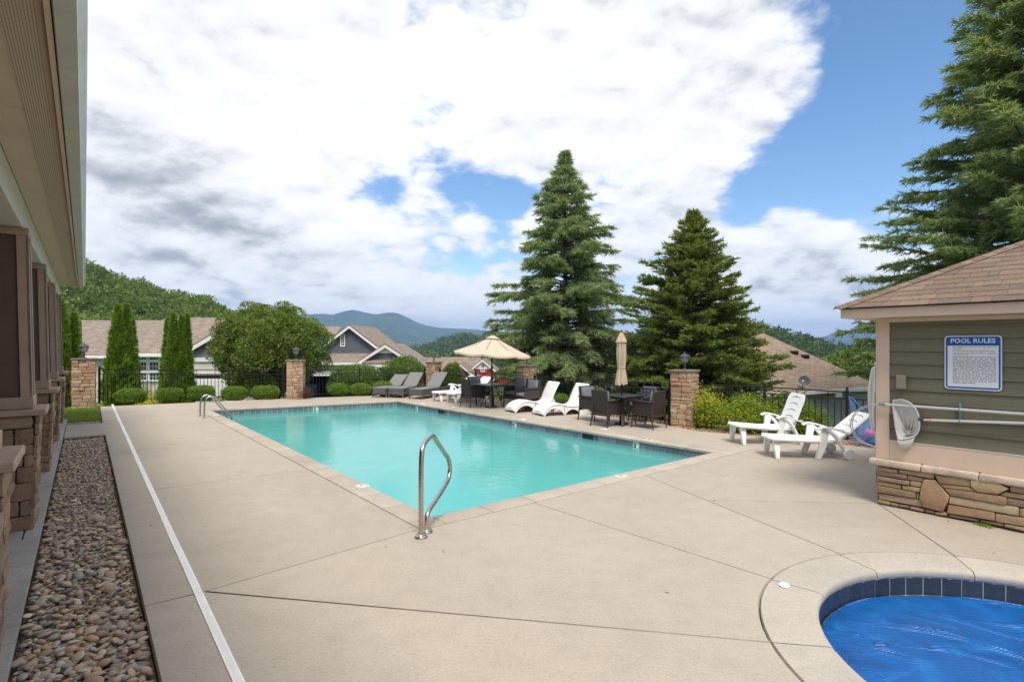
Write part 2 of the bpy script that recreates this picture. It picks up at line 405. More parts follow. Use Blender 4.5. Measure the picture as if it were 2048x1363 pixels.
# ------------------------------------------------------------------ deck geometry in plan
poolA, poolB, poolC, poolD = (P(*q).xy for q in ((421.1, 819.4), (794.4, 801.5), (1427.9, 903.5), (864.4, 1032.3)))
POOL = [poolD, poolC, poolB, poolA]                       # counter-clockwise
def offset_poly(poly, d):
    n = len(poly); lines = []
    for i in range(n):
        a, b = poly[i], poly[(i + 1) % n]; t = (b - a).normalized(); nr = V((t.y, -t.x)); lines.append((a + nr * d, t))
    out = []
    for i in range(n):
        p, t = lines[i - 1]; q, s = lines[i]
        k = (q - p).cross(s) / t.cross(s) if False else ((q.x - p.x) * s.y - (q.y - p.y) * s.x) / (t.x * s.y - t.y * s.x)
        out.append(p + t * k)
    return out
COPE = offset_poly(POOL, 0.31)
SPC, SPR, SPI = V((3.5, 3.3)), 1.82, 1.43
C3, C4, C5 = V((-3.15, 22.0)), V((0.49, 18.0)), V((4.12, 13.0))
DECK = [UV(-3, .345).xy, V((9.5, -3.0)), V((9.5, 8.6)), P(1755, 897).xy, P(1540, 873).xy, P(1400, 862).xy, P(1320, 847).xy, V((3.2, 14.0)), V((.35, 17.3)), V((-3.2, 21.2)),
        P(735, 791).xy, P(560, 797).xy, P(200, 812.5).xy, UV(16.9, .345).xy, UV(16.9, -.35).xy, UV(14.72, -.35).xy, UV(14.72, .345).xy]
def inside(p, poly):
    c = False; n = len(poly)
    for i in range(n):
        a, b = poly[i], poly[(i + 1) % n]
        if (a[1] > p[1]) != (b[1] > p[1]) and p[0] < (b[0] - a[0]) * (p[1] - a[1]) / (b[1] - a[1]) + a[0]: c = not c
    return c

# ------------------------------------------------------------------ terrain
CTRL = np.array([(-16, 17.5, -.12), (-12, 18.5, -.14), (-8, 20.5, -.16), (-5, 22, -.2), (-3, 23.3, -.35), (.5, 19.3, -.3), (4.6, 13.6, -.12), (7, 11, -.12), (10, 9, -.15), (0, 5, -.12), (-6, 10, -.12), (5, 5, -.12), (-10, 8, -.12), (10, 0, -.12), (-12, 0, -.1), (0, -6, -.1),
                 (-9, 23.5, -.7), (-14, 22, -.8), (-20, 21, -.6), (-18, 29, -1.4), (-24, 33, -1.4), (-14, 26, -1.3), (-30, 25, -1.0), (-5, 30, -1.8), (-10, 36, -2.2), (-15, 45, -2.6), (-9, 52, -2.6), (-4, 44, -2.6),
                 (3, 24, -1.2), (8, 20, -1.4), (13, 22, -2.8), (18, 24, -2.8), (12, 30, -3), (12, 14, -1.3), (16, 15, -1.6), (16, 9, -.8), (0, 40, -3.2), (-2, 75, -5.5), (-12, 80, -5.5), (8, 60, -5.5), (25, 45, -5), (-30, 60, -3.5), (-40, 90, -5), (30, 90, -10), (0, 130, -12), (-60, 130, -8), (60, 130, -14), (0, 260, -24), (-150, 120, -6), (-40, 20, -1.0), (40, 10, -2.5), (20, -20, -.4), (-20, -20, 0), (0, -60, 0), (0, 900, -40), (500, 600, -40), (-500, 600, -30), (0, 3000, -50), (-600, 0, -5), (600, 0, -15), (0, -600, 0)], float)
def ground_z(x, y):
    x = np.atleast_1d(np.asarray(x, float)); y = np.atleast_1d(np.asarray(y, float))
    d2 = (x[:, None] - CTRL[None, :, 0]) ** 2 + (y[:, None] - CTRL[None, :, 1]) ** 2
    w = 1.0 / (d2 + 0.3) ** 1.6
    return (w * CTRL[None, :, 2]).sum(1) / w.sum(1)
def GZ(x, y): return float(ground_z(x, y)[0])
def build_terrain():
    n = 230; t = np.linspace(-1, 1, n); a = np.sinh(t * 6.2) / np.sinh(6.2)
    xs = a * 9000; ys = a * 9000 + 12
    X, Y = np.meshgrid(xs, ys); z = ground_z(X.ravel(), Y.ravel())
    di = offset_poly(DECK, -0.0)
    for i, (x, y) in enumerate(zip(X.ravel(), Y.ravel())):
        if abs(x) < 20 and -10 < y < 30:
            if inside((x, y), DECK):
                dm = min((V((x, y)) - (p := DECK[k]).lerp(DECK[(k + 1) % len(DECK)], max(0, min(1, (V((x, y)) - p).dot(DECK[(k + 1) % len(DECK)] - p) / (DECK[(k + 1) % len(DECK)] - p).length_squared)))).length for k in range(len(DECK)))
                if dm > .35: z[i] = -2.2
            elif y < 21: 
                z[i] = min(z[i], -.09)
    idx = np.arange(n * n).reshape(n, n)
    f = np.stack([idx[:-1, :-1], idx[:-1, 1:], idx[1:, 1:], idx[1:, :-1]], -1).reshape(-1, 4)
    t = NT('lawn'); co = t.co()
    c = t.ramp(t.noise(co, .35, 6, .65), [(.3, (.075, .115, .022)), (.55, (.12, .16, .035)), (.75, (.16, .17, .055))])
    c = t.mix(c, t.ramp(t.noise(co, 30, 4, .7), [(.3, .6), (.7, 1.25)]), .7, 'MULTIPLY'); t.set(c, .95, 0, .1); t.bump(t.noise(co, 40, 3), .03)
    tag(obj('ground', mesh_np('ground', np.stack([X.ravel(), Y.ravel(), z], 1), f, t.m, True)), kind='structure')
build_terrain()

# ------------------------------------------------------------------ concrete deck: slabs between tooled joints
def build_deck():
    vs, es = [], []
    def loop(poly):
        k = len(vs); vs.extend(V((p[0], p[1])) for p in poly); n = len(poly); es.extend((k + i, k + (i + 1) % n) for i in range(n))
    circ = [SPC + V((math.cos(2 * math.pi * k / 72), math.sin(2 * math.pi * k / 72))) * (SPR + .003) for k in range(72)]
    cope = offset_poly(COPE, 0.006)
    loop(DECK); loop(cope); loop(circ)
    def seg(*pix):
        for a, b in zip(pix, pix[1:]):
            k = len(vs); vs.extend((P(*a).xy, P(*b).xy)); es.append((k, k + 1))
    def segw(a, b): k = len(vs); vs.extend((V(a), V(b))); es.append((k, k + 1))
    segw(UV(14.75, .2).xy, P(620, 840).xy); seg((205, 907.5), (660, 862)); seg((225, 989), (720, 924)); seg((280, 1213.5), (411, 1181.5)); segw(P(408.5, 1182.1).xy, cope[0].lerp(POOL[0], .12))
    seg((398, 1180.9), (1620, 1290.5)); seg((1050, 999), (1575, 1167)); seg((1285, 948), (1700, 1115))
    ext = cope[1] + (cope[1] - cope[0]).normalized() * 4.5; segw(cope[0].lerp(cope[1], .9), ext)
    ext = cope[1] + (cope[1] - cope[2]).normalized() * 3.2; segw(cope[2].lerp(cope[1], .97), ext)
    seg((1780, 1006.5), (1400, 999)); seg((1752, 1003.5), (1930, 1125)); segw(UV(14.5, .345).xy - D1.xy * 0, UV(14.72, .36).xy)
    segw(UV(1.2, .3).xy, UV(1.2, .3).xy + D2.xy * 9); segw(cope[3].lerp(cope[0], -.02) , cope[3] + (cope[3] - cope[2]).normalized() * 5.2)
    segw(cope[2].lerp(cope[3], .5), cope[2].lerp(cope[3], .5) + D1.xy * 5); segw(cope[2].lerp(cope[1], .45), cope[2].lerp(cope[1], .45) + V((.8, .45)) * 4)
    ov, oe, of, orv, ore, orf = delaunay_2d_cdt(vs, es, [], 0, 1e-5)
    cons = {tuple(sorted(e)) for e, o in zip(oe, ore) if o}
    tris = []
    for f in of:
        c = (ov[f[0]] + ov[f[1]] + ov[f[2]]) / 3
        if inside(c, DECK) and not inside(c, cope) and (c - SPC).length > SPR: tris.append(f)
    e2t = {}
    for i, f in enumerate(tris):
        for k in range(3): e2t.setdefault(tuple(sorted((f[k], f[(k + 1) % 3]))), []).append(i)
    reg = [-1] * len(tris); nr = 0
    for s in range(len(tris)):
        if reg[s] >= 0: continue
        st = [s]; reg[s] = nr
        while st:
            i = st.pop(); f = tris[i]
            for k in range(3):
                e = tuple(sorted((f[k], f[(k + 1) % 3])))
                if e in cons: continue
                for j in e2t[e]:
                    if reg[j] < 0: reg[j] = nr; st.append(j)
        nr += 1
    base = MB(); base.add([(p.x, p.y, -.033) for p in ov], tris)
    for i in range(len(DECK)):
        a, b = DECK[i], DECK[(i + 1) % len(DECK)]
        base.add([(a.x, a.y, -.031), (b.x, b.y, -.031), (b.x, b.y, -.2), (a.x, a.y, -.2)], [(0, 1, 2, 3)])
    root = tag(base.build('pool_deck', M['joint']), kind='structure')
    for r in range(nr):
        bm = bmesh.new(); mp = {}
        for i, f in enumerate(tris):
            if reg[i] != r: continue
            for k in f:
                if k not in mp: mp[k] = bm.verts.new((ov[k].x, ov[k].y, 0))
            bm.faces.new([mp[k] for k in f])
        area = sum(f.calc_area() for f in bm.faces)
        if area < .02: bm.free(); continue
        bmesh.ops.recalc_face_normals(bm, faces=bm.faces[:])
        if bm.faces[:][0].normal.z < 0: bmesh.ops.reverse_faces(bm, faces=bm.faces[:])
        outer = [v for v in bm.verts if v.is_boundary]
        bmesh.ops.inset_region(bm, faces=bm.faces[:], thickness=.011, use_boundary=True, use_even_offset=False)
        for v in outer: v.co.z = -.032
        me = bpy.data.meshes.new('slab'); bm.to_mesh(me); bm.free(); me.materials.append(M['deck']); obj('slab', me, root)
build_deck()

# ------------------------------------------------------------------ swimming pool
WATER_Z = -.165
def m_tile(name, c):
    t = NT(name); co = t.co('Object'); oi = t.n('ShaderNodeObjectInfo').outputs['Random']
    c0 = t.ramp(oi, [(0, [x * .75 for x in c]), (.5, c), (1, [min(1, x * 1.3) for x in c])])
    n = t.noise(co, 22, 5, .7, .8)
    t.set(t.mix(c0, t.ramp(n, [(.3, (.55, .6, .7)), (.55, (1, 1, 1)), (.75, (1.5, 1.4, 1.3))]), .8, 'MULTIPLY'), .22, 0, .5); return t.m
def m_water():
    t = NT('pool_water'); co = t.co('Object')
    w = t.noise(t.co('Object', (1, 1, 1)), 5.5, 4, .55, .5); w2 = t.noise(t.co('Object', (1, .55, 1), (0, 0, .5)), 1.4, 3, .5)
    h = t.mix(w, w2, .5)
    bp = t.n('ShaderNodeBump'); bp.inputs['Distance'].default_value = .030; bp.inputs['Strength'].default_value = .34; t.l(h, bp.inputs['Height'])
    fr = t.n('ShaderNodeFresnel'); fr.inputs['IOR'].default_value = 1.33; t.l(bp.outputs[0], fr.inputs['Normal'])
    tr = t.n('ShaderNodeBsdfTransparent'); tr.inputs[0].default_value = (.66, .955, .935, 1)
    gl = t.n('ShaderNodeBsdfGlossy'); gl.inputs['Roughness'].default_value = .015; t.l(bp.outputs[0], gl.inputs['Normal'])
    mx = t.n('ShaderNodeMixShader'); df = t.n('ShaderNodeBsdfDiffuse'); df.inputs[0].default_value = (.21, .585, .59, 1); m2 = t.n('ShaderNodeMixShader'); m2.inputs[0].default_value = .36; t.l(tr.outputs[0], m2.inputs[1]); t.l(df.outputs[0], m2.inputs[2])
    t.l(fr.outputs[0], mx.inputs[0]); t.l(m2.outputs[0], mx.inputs[1]); t.l(gl.outputs[0], mx.inputs[2]); t.l(mx.outputs[0], t.out.inputs[0]); return t.m
M['pool_tile'] = m_tile('slate_blue_tile', (.17, .18, .215))
M['plaster'] = plain('pool_plaster', (.27, .72, .70), .7, var=.07, scale=.9)
M['grout'] = plain('white_grout', (.66, .66, .62), .8)
M['coping_face'] = plain('coping_face', (.36, .35, .29), .8, var=.3, scale=8)
def text_mesh(body, size, mat, name='lettering', bold=0.0, align='CENTER', width=None, space=1.0):
    cu = bpy.data.curves.new(name, 'FONT'); cu.body = body; cu.size = size; cu.offset = bold; cu.align_x = align; cu.align_y = 'CENTER' if width is None else 'TOP'
    cu.resolution_u = 2; cu.space_line = space
    if width: cu.text_boxes[0].width = width; cu.text_boxes[0].height = 0
    o = bpy.data.objects.new(name, cu); col.objects.link(o)
    bpy.context.view_layer.update()
    me = bpy.data.meshes.new_from_object(o.evaluated_get(bpy.context.evaluated_depsgraph_get()))
    bpy.data.objects.remove(o); bpy.data.curves.remove(cu); me.materials.clear(); me.materials.append(mat); return me

def build_pool():
    c0 = sum(POOL, V((0, 0))) / 4; root = thing('swimming_pool', 'long rectangular in-ground swimming pool with turquoise water', 'swimming pool', (c0.x, c0.y, 0))
    L = lambda p, z=0: V((p[0] - c0.x, p[1] - c0.y, z))
    wall = offset_poly(POOL, .03)
    b = MB(); n = 4
    rings = [(-.055, .03), (-.23, .03), (-.40, 0.0), (-.56, -.08), (-.70, -.22), (-.80, -.45), (-.86, -.8), (-.90, -1.3), (-.92, -2.2)]; vs = []
    for z, of in rings: vs += [L(p, z * (1.0 if k < 2 else 1.12) if z < -.3 else z) for k, p in enumerate(offset_poly(POOL, of))]
    fs = [tuple(range(len(vs) - 4, len(vs)))]
    for k in range(len(rings) - 1): fs += [(k * 4 + i, k * 4 + (i + 1) % 4, (k + 1) * 4 + (i + 1) % 4, (k + 1) * 4 + i) for i in range(4)]
    b.add(vs, fs); b.build('basin', M['plaster'], root, True)
    w = offset_poly(POOL, .024); wt = MB().add([L(p, WATER_Z) for p in w], [(0, 1, 2, 3)]).build('pool_water', m_water())
    wt.location = (c0.x, c0.y, 0); tag(wt, kind='structure')
    # coping stones
    N4 = 4
    for i in range(N4):
        a, b2 = POOL[i], POOL[(i + 1) % 4]; oa, ob = COPE[i], COPE[(i + 1) % 4]
        t = (b2 - a).normalized(); nr = V((t.y, -t.x)); Ln = (b2 - a).length
        m_ = max(1, round(Ln / .63)); edges = [k / m_ for k in range(m_ + 1)]
        for k in range(m_):
            p0, p1 = a + t * (Ln * edges[k] + .003), a + t * (Ln * edges[k + 1] - .003)
            q1, q0 = p1 + nr * .306, p0 + nr * .306
            dz = random.uniform(0, .002)
            MB().ext([L(p, -.055) for p in (p0, p1, q1, q0)], (0, 0, .058 + dz)).build('coping_stone', M['coping'], root, True, .012, 2)
        # corner piece
        j = (i + 1) % 4; t2 = (POOL[(j + 1) % 4] - POOL[j]).normalized(); n2 = V((t2.y, -t2.x)); c = POOL[j]
        qs = [c, c + nr * .306, COPE[j] - (nr + n2) * .003, c + n2 * .306]
        MB().ext([L(p, -.055) for p in qs], (0, 0, .058)).build('coping_stone', M['coping'], root, True, .010, 2)
    # waterline tiles, markers, skimmers
    tm = MB().box((0, 0, 0), (.1435, .010, .1445)).mesh('waterline_tile', M['pool_tile'], True, .003)
    mark = {}
    def along(i, px, py): 
        a, b2 = wall[i], wall[(i + 1) % 4]; t = (b2 - a).normalized()
        ray = V(((px - 1024) / F, 1.0)); nn = V((-t.y, t.x)); s = a.dot(nn) / ray.dot(nn); return (ray * s - a).dot(t)
    for (i, px, txt) in ((2, 627, '5'), (1, 833, '5'), (1, 1032, '4'), (1, 1277, '3')): mark.setdefault(i, []).append((along(i, px, 0), txt))
    skim = {1: [along(1, 884, 0), along(1, 1180, 0)]}
    for i in range(4):
        a, b2 = wall[i], wall[(i + 1) % 4]; t = (b2 - a).normalized(); nin = V((-t.y, t.x)); Ln = (b2 - a).length; rz = math.atan2(t.y, t.x)
        g = MB().ext([L(a + nin * .001, -.055), L(b2 + nin * .001, -.055), L(b2 + nin * .001, -.225), L(a + nin * .001, -.225)], L(nin + c0) * .003).build('grout_bed', M['grout'], root)
        k = 0; x = .08
        while x < Ln - .05:
            near = [m_ for m_ in mark.get(i, []) if abs(m_[0] - x) < .08]; sk = [s for s in skim.get(i, []) if abs(s - x) < .17]
            p = a + t * x + nin * .008
            if sk: pass
            elif near:
                o = MB().box((0, 0, 0), (.150, .012, .150)).build('depth_marker', M['tile_white'], root, True, .003, 1, L(p, -.132), (0, 0, rz))
                d = obj('numeral', text_mesh(near[0][1], .135, M['ink'], bold=.006), o, (.026, .0075, .0), (R(90), 0, R(180)))
                d2 = obj('unit_lettering', text_mesh('FT', .04, M['ink'], bold=.001), o, (-.042, .0075, .038), (R(90), 0, R(180)))
            else: obj('waterline_tile', tm, root, L(p, -.132), (0, 0, rz))
            x += .1525
        for s in skim.get(i, []):
            p = a + t * s; m_ = MB()
            m_.box((0, -.14, 0), (.40, .02, .15)); m_.box((-.2, -.06, 0), (.02, .16, .15)); m_.box((.2, -.06, 0), (.02, .16, .15))
            m_.build('skimmer_opening', M['dark'], root, loc=L(p + nin * .0, -.132), rot=(0, 0, rz))
            MB().box((0, 0.007, 0), (.385, .008, .145)).build('skimmer_shade_plate', M['dark'], root, loc=L(p, -.132), rot=(0, 0, rz))  # near-black plate stands for the shade inside the skimmer opening
    # deck markers set in the coping
    def deck_marker(px, py, edge, kind):
        p = P(px, py).xy; t = (POOL[(edge + 1) % 4] - POOL[edge]).normalized(); rz = math.atan2(t.y, t.x)
        o = MB().box((0, 0, 0), (.15 if kind != 2 else .2, .15 if kind != 2 else .17, .006)).build('deck_marker', M['tile_white'], root, True, .0015, 1, L(p, .006), (0, 0, rz))
        if kind == 1:
            ring = [V((.032 * math.cos(q), -.015 + .032 * math.sin(q), .0042)) for q in np.linspace(0, 6.283, 20)[:-1]]
            MB().tube(ring, .0028, 5, True).build('no_diving_ring', M['red_ink'], o)
            MB().bar((-.022, .007, .0042), (.022, -.037, .0042), .006, .004).build('no_diving_slash', M['red_ink'], o)
            MB().bar((-.02, -.022, .0042), (.018, -.012, .0042), .008, .003).build('diver_figure', M['ink'], o)
            obj('lettering', text_mesh('NO DIVING', .026, M['ink'], bold=.0012), o, (0, .045, .0042), (0, 0, 0))
    deck_marker(725, 971.5, 3, 1); deck_marker(1241, 951.5, 0, 1); deck_marker(1297, 880, 1, 1); deck_marker(1210, 858, 1, 2); deck_marker(1046, 838.5, 1, 0); deck_marker(908, 813.5, 1, 0); deck_marker(845, 806.5, 1, 0); deck_marker(432, 829.5, 3, 0)
build_pool()

# ------------------------------------------------------------------ round spa with blue bubble cover
def build_spa():
    root = thing('round_spa', 'round in-ground spa with pale concrete coping ring in the deck corner', 'spa', (SPC.x, SPC.y, 0))
    cuts = sorted(math.atan2((P(*q).xy - SPC).y, (P(*q).xy - SPC).x) % (2 * math.pi) for q in ((1541, 1283), (1540, 1157), (1677, 1107), (1910, 1112)))
    cuts += [cuts[-1] + .9, cuts[-1] + 1.8, cuts[-1] + 2.7]; cuts = sorted(c % (2 * math.pi) for c in cuts)
    for i in range(len(cuts)):
        a0, a1 = cuts[i], cuts[(i + 1) % len(cuts)]
        if a1 <= a0: a1 += 2 * math.pi
        n = max(4, int((a1 - a0) / .045)); prof = [(SPR - .002, -.02), (SPR - .008, 0.002), (SPI + .05, .002), (SPI + .02, -.004), (SPI + .004, -.02), (SPI, -.04), (SPI + .004, -.062), (SPI + .03, -.066)]
        vs, fs = [], []; m_ = len(prof)
        for k in range(n + 1):
            a = a0 + .0022 + (a1 - a0 - .0044) * k / n; e = .004 if k in (0, n) else 0
            vs += [(r * math.cos(a), r * math.sin(a), z - e) for r, z in prof]
        for k in range(n):
            for j in range(m_ - 1): fs.append((k * m_ + j, k * m_ + j + 1, (k + 1) * m_ + j + 1, (k + 1) * m_ + j))
        MB().add(vs, fs).build('coping_segment', M['spa_coping'], root, True)
    MB().lathe([(SPR - .002, -.03), (SPI + .02, -.031), (SPI + .02, -.9), (0.01, -.9)], 72, caps=False).build('basin', M['plaster_blue'], root, True)
    MB().lathe([(SPI + .018, -.06), (SPI + .014, -.06), (SPI + .014, -.235), (SPI + .018, -.235)], 72, caps=False).build('grout_bed', M['grout'], root, True)
    n = 60; tm = MB().box((0, 0, 0), (.1455, .010, .150)).mesh('waterline_tile', M['spa_tile'], True, .003)
    for k in range(n):
        a = 2 * math.pi * k / n; obj('waterline_tile', tm, root, ((SPI + .011) * math.cos(a), (SPI + .011) * math.sin(a), -.150), (0, 0, a + math.pi / 2))
    # cover: wrinkled sheet
    nr, na = 46, 150; vs = []; fs = []
    rr = np.linspace(0.0, SPI - .008, nr); 
    def zc(x, y):
        z = -.222 + .006 * math.sin(3.1 * x + 1.7 * y + 1) * math.sin(2.3 * y - .8 * x) 
        for (px, py, ang, amp, wd, ln) in WR:
            dx, dy = x - px, y - py; u = dx * math.cos(ang) + dy * math.sin(ang); v = -dx * math.sin(ang) + dy * math.cos(ang) + .05 * math.sin(4 * u + px * 5)
            z += amp * math.exp(-(v / wd) ** 2 - (u / ln) ** 4)
        return z
    r2 = random.Random(3)
    WR = [(r2.uniform(-1.3, 1.1), r2.uniform(-1.1, 1.1), r2.gauss(-.35, .35), r2.uniform(.006, .022), r2.uniform(.012, .030), r2.uniform(.15, .5)) for _ in range(60)] + [(-.05, .55, -.62, .02, .025, 1.1)]
    for i, r in enumerate(rr):
        for k in range(na):
            a = 2 * math.pi * k / na; x, y = r * math.cos(a), r * math.sin(a); z = zc(x, y)
            if i == nr - 1: z += .012 * math.sin(7 * a) + .006
            vs.append((x, y, z))
    for i in range(nr - 1):
        for k in range(na): q = (k + 1) % na; fs.append((i * na + k, i * na + q, (i + 1) * na + q, (i + 1) * na + k))
    t = NT('bubble_cover'); co = t.co()
    vo = t.n('ShaderNodeTexVoronoi'); t.l(co, vo.inputs['Vector']); vo.inputs['Scale'].default_value = 62; vo.inputs['Randomness'].default_value = .15
    n_ = t.noise(co, 3.2, 5, .65, .6); n2 = t.noise(t.co('Object', (1, 3.2, 1), (0, 0, .5)), 5, 5, .7, 1.0)
    c = t.ramp(n_, [(.25, (.0, .075, .30)), (.55, (.0, .13, .46)), (.8, (.02, .23, .60))])
    c = t.mix(c, (.30, .55, .85), t.ramp(n2, [(.66, 0), (.78, .55)]), 'MIX')
    c = t.mix(c, t.ramp(vo.outputs['Distance'], [(.15, 1.25), (.55, .62)]), .8, 'MULTIPLY')
    t.set(c, .25, 0, .6); t.bump(vo.outputs['Distance'], -.010, .9)
    cv = MB().add(vs, fs).build('spa_cover', t.m, None, True); cv.location = (SPC.x, SPC.y, 0)
    tag(cv, 'wrinkled blue bubble cover floating inside the round spa', 'spa cover')
    o = MB().lathe([(.038, 0), (.042, .006), (.040, .014), (.030, .019), (.0, .020)], 20).build('spa_fitting_cap', M['plastic'], None, True)
    o.location = P(1568, 1171, .003); tag(o, 'small white round plastic cap lying on the spa coping ring', 'plastic cap')
M['plaster_blue'] = plain('spa_plaster', (.25, .45, .6), .7)
M['spa_tile'] = m_tile('dark_slate_tile', (.036, .045, .062))
build_spa()

# ------------------------------------------------------------------ trench drain
def build_drain():
    root = thing('trench_drain', 'long narrow white slotted trench drain grate running along the deck', 'drain', UV(12, .70))
    rz = math.atan2(D1.y, D1.x)
    Ls = 1.22; b = MB(); b.box((0, .024, .003), (Ls - .004, .008, .008)); b.box((0, -.024, .003), (Ls - .004, .008, .008))
    n = int(Ls / .0135)
    for k in range(n): b.box((-Ls / 2 + (k + .5) * Ls / n, 0, .003), (Ls / n - .0035, .041, .0078))
    me = b.mesh('grate_section', M['grate']); k = 0
    u = 1.16 + Ls / 2 - .02
    while u < 21.3:
        obj('grate_section', me, root, UV(u - 12, random.uniform(-.0012, .0012)), (0, 0, rz)); u += Ls
    MB().box((0, 0, 0), (20.2, .056, .003)).build('drain_channel', M['dark'], root, loc=UV(11.2 - 12, 0, .0025), rot=(0, 0, rz))
build_drain()

# ------------------------------------------------------------------ river pebbles, lawn patch, ledge
def ico(sub):
    bm = bmesh.new(); bmesh.ops.create_icosphere(bm, subdivisions=sub, radius=1); v = np.array([x.co[:] for x in bm.verts]); f = np.array([[x.index for x in q.verts] for q in bm.faces]); bm.free(); return v, f
I1, I2, I3 = ico(1), ico(2), ico(3)
def m_pebble():
    t = NT('river_pebbles'); a = t.n('ShaderNodeAttribute'); a.attribute_name = 'tint'; oi = t.n('ShaderNodeObjectInfo')
    f = t.n('ShaderNodeMath', operation='FRACT'); ad = t.n('ShaderNodeMath', operation='ADD'); t.l(a.outputs['Fac'], ad.inputs[0]); t.l(oi.outputs['Random'], ad.inputs[1]); t.l(ad.outputs[0], f.inputs[0])
    c = t.ramp(f.outputs[0], [(0, (.31, .205, .135)), (.15, (.46, .32, .205)), (.3, (.22, .185, .155)), (.45, (.41, .35, .27)), (.6, (.52, .32, .18)), (.72, (.26, .245, .235)), (.85, (.58, .47, .34)), (1, (.36, .25, .17))])
    n = t.noise(t.co('Object'), 55, 4, .65)
    t.set(t.mix(c, t.ramp(n, [(.3, .95), (.7, 1.5)]), .85, 'MULTIPLY'), .55, 0, .35); return t.m
M['pebble'] = m_pebble()
def pebble_base(sub, r):
    v, f = sub; v = v.copy()
    for _ in range(3):
        d = r.normal(size=3); d /= np.linalg.norm(d); k = r.uniform(-.18, .12); v *= (1 + k * np.clip(v @ d, 0, 1) ** 2)[:, None]
    return v, f
def build_pebbles():
    rr = np.random.default_rng(5)
    root = tag(MB().ext([UV(-1, -.36, -.16), UV(14.73, -.36, -.16), UV(14.73, .35, -.16), UV(-1, .35, -.16)], (0, 0, .06)).build('pebble_bed', M['mulch']), kind='structure')
    strip = tag(MB().ext([UV(16.88, -.8, -.16), UV(17.75, -.8, -.16), UV(17.75, .36, -.16), UV(16.88, .36, -.16)], (0, 0, .10)).build('pebble_strip', M['mulch']), kind='structure')
    def field(u0, u1, v0, v1, sp, zb, layers):
        out = []
        for ly in range(layers):
            for u in np.arange(u0, u1, sp):
                for v in np.arange(v0, v1, sp * .82):
                    if ly and rr.random() < .35: continue
                    out.append((u + rr.uniform(-.6, .6) * sp, v + rr.uniform(-.6, .6) * sp * .8, zb + ly * .016 + rr.uniform(-.006, .010), np.clip(rr.lognormal(-.1, .32), .5, 1.7)))
        return out
    pb = [p for p in field(1.9, 14.68, -.325, .33, .047, -.085, 3) if -.335 < p[1] < .333 and p[0] < 14.69]
    def score(p):
        w = UV(p[0], p[1], p[2]); 
        if w.y < .5: return 0
        px, py = 1024 + F * w.x / w.y, YH + F * (CAMH - w.z) / w.y
        return (p[3] / w.y) * (1 if -10 < px < 2058 and py < 1375 else 0) * (1 if p[2] > -.06 else .2)
    pb.sort(key=lambda p: -score(p))
    var = [pebble_base(I2, rr) for _ in range(8)]; varl = [pebble_base(I1, rr) for _ in range(6)]
    vme = []
    for v, f in var:
        vv, ff = pebble_base(I3, np.random.default_rng(len(vme) + 40)); vme.append(mesh_np('pebble', vv, ff, M['pebble'], True))
    def dims(s): return s * rr.uniform(.022, .036), s * rr.uniform(.016, .023), s * rr.uniform(.009, .015)
    for p in pb[:300]:
        a, b, c = dims(p[3]); obj('pebble', vme[rr.integers(8)], root, UV(p[0], p[1], p[2] + .006), (rr.normal() * .22, rr.normal() * .22, rr.normal() * .7 + .5), (a, b, c))
    def mass(lst, name, parent):
        V_, F_, T_ = [], [], []; n = 0
        for p in lst:
            if UV(p[0], p[1]).y < 1.5: continue
            v, f = var[rr.integers(8)] if p[0] < 5.0 else varl[rr.integers(6)]
            a, b, c = dims(p[3]); m_ = np.array(Matrix.Rotation(rr.normal() * .7 + .5, 3, 'Z') @ Matrix.Rotation(rr.normal() * .25, 3, 'X') @ Matrix.Rotation(rr.normal() * .25, 3, 'Y'))
            V_.append((v * (a, b, c)) @ m_.T + np.array(UV(p[0], p[1], p[2]))); F_.append(f + n); n += len(v); T_.append(np.full(len(v), rr.random()))
        o = obj(name, mesh_np(name, np.concatenate(V_), np.concatenate(F_), M['pebble'], True, np.concatenate(T_)), parent); tag(o, kind='stuff'); return o
    mass(pb[300:], 'loose_pebbles', root)
    mass(field(16.92, 17.72, -.75, .33, .055, -.05, 2), 'loose_pebbles', strip)
    # lawn patch beside the clubhouse
    poly = [UV(17.72, -3.5).xy, UV(17.72, .33).xy, UV(21.4, .33).xy, UV(21.4, -5).xy]
    g = tag(MB().ext([V((p.x, p.y, -.2)) for p in poly], (0, 0, .19)).build('lawn_patch', bpy.data.materials['lawn']), kind='structure')
    n = 9000; u = rr.uniform(17.74, 21.4, n); v = rr.uniform(-2.5, .34, n); pts = np.stack([D1.x * u + D2.x * v, D1.y * u + D2.y * v, np.full(n, -.012)], 1)
    d = rr.normal(size=(n, 3)) * .45 + (0, 0, 1); d /= np.linalg.norm(d, axis=1)[:, None]
    o = obj('grass', cards_mesh('grass', pts, d, .055, .012, M['grass'], rr), g); tag(o, kind='stuff')
    # stamped concrete ledge along the clubhouse
    lg = tag(MB().ext([UV(1, -1.7, -.12), UV(18.2, -1.7, -.12), UV(18.2, -.36, -.12), UV(1, -.36, -.12)], (0, 0, .10)).build('stamped_ledge', M['joint']), kind='structure')
    u = 1.9
    while u < 18.2:
        l = rr.uniform(.28, .62); split = rr.random() < .35
        for (v0, v1) in (((-1.7, -.50), (-.488, -.355)) if split else ((-1.7, -.355),)):
            MB().ext([UV(u, v0, -.03), UV(u + l - .011, v0, -.03), UV(u + l - .011, v1, -.03), UV(u, v1, -.03)], (0, 0, .04 + rr.uniform(0, .004))).build('paver', M['ledge'], lg, True, .006)
        u += l
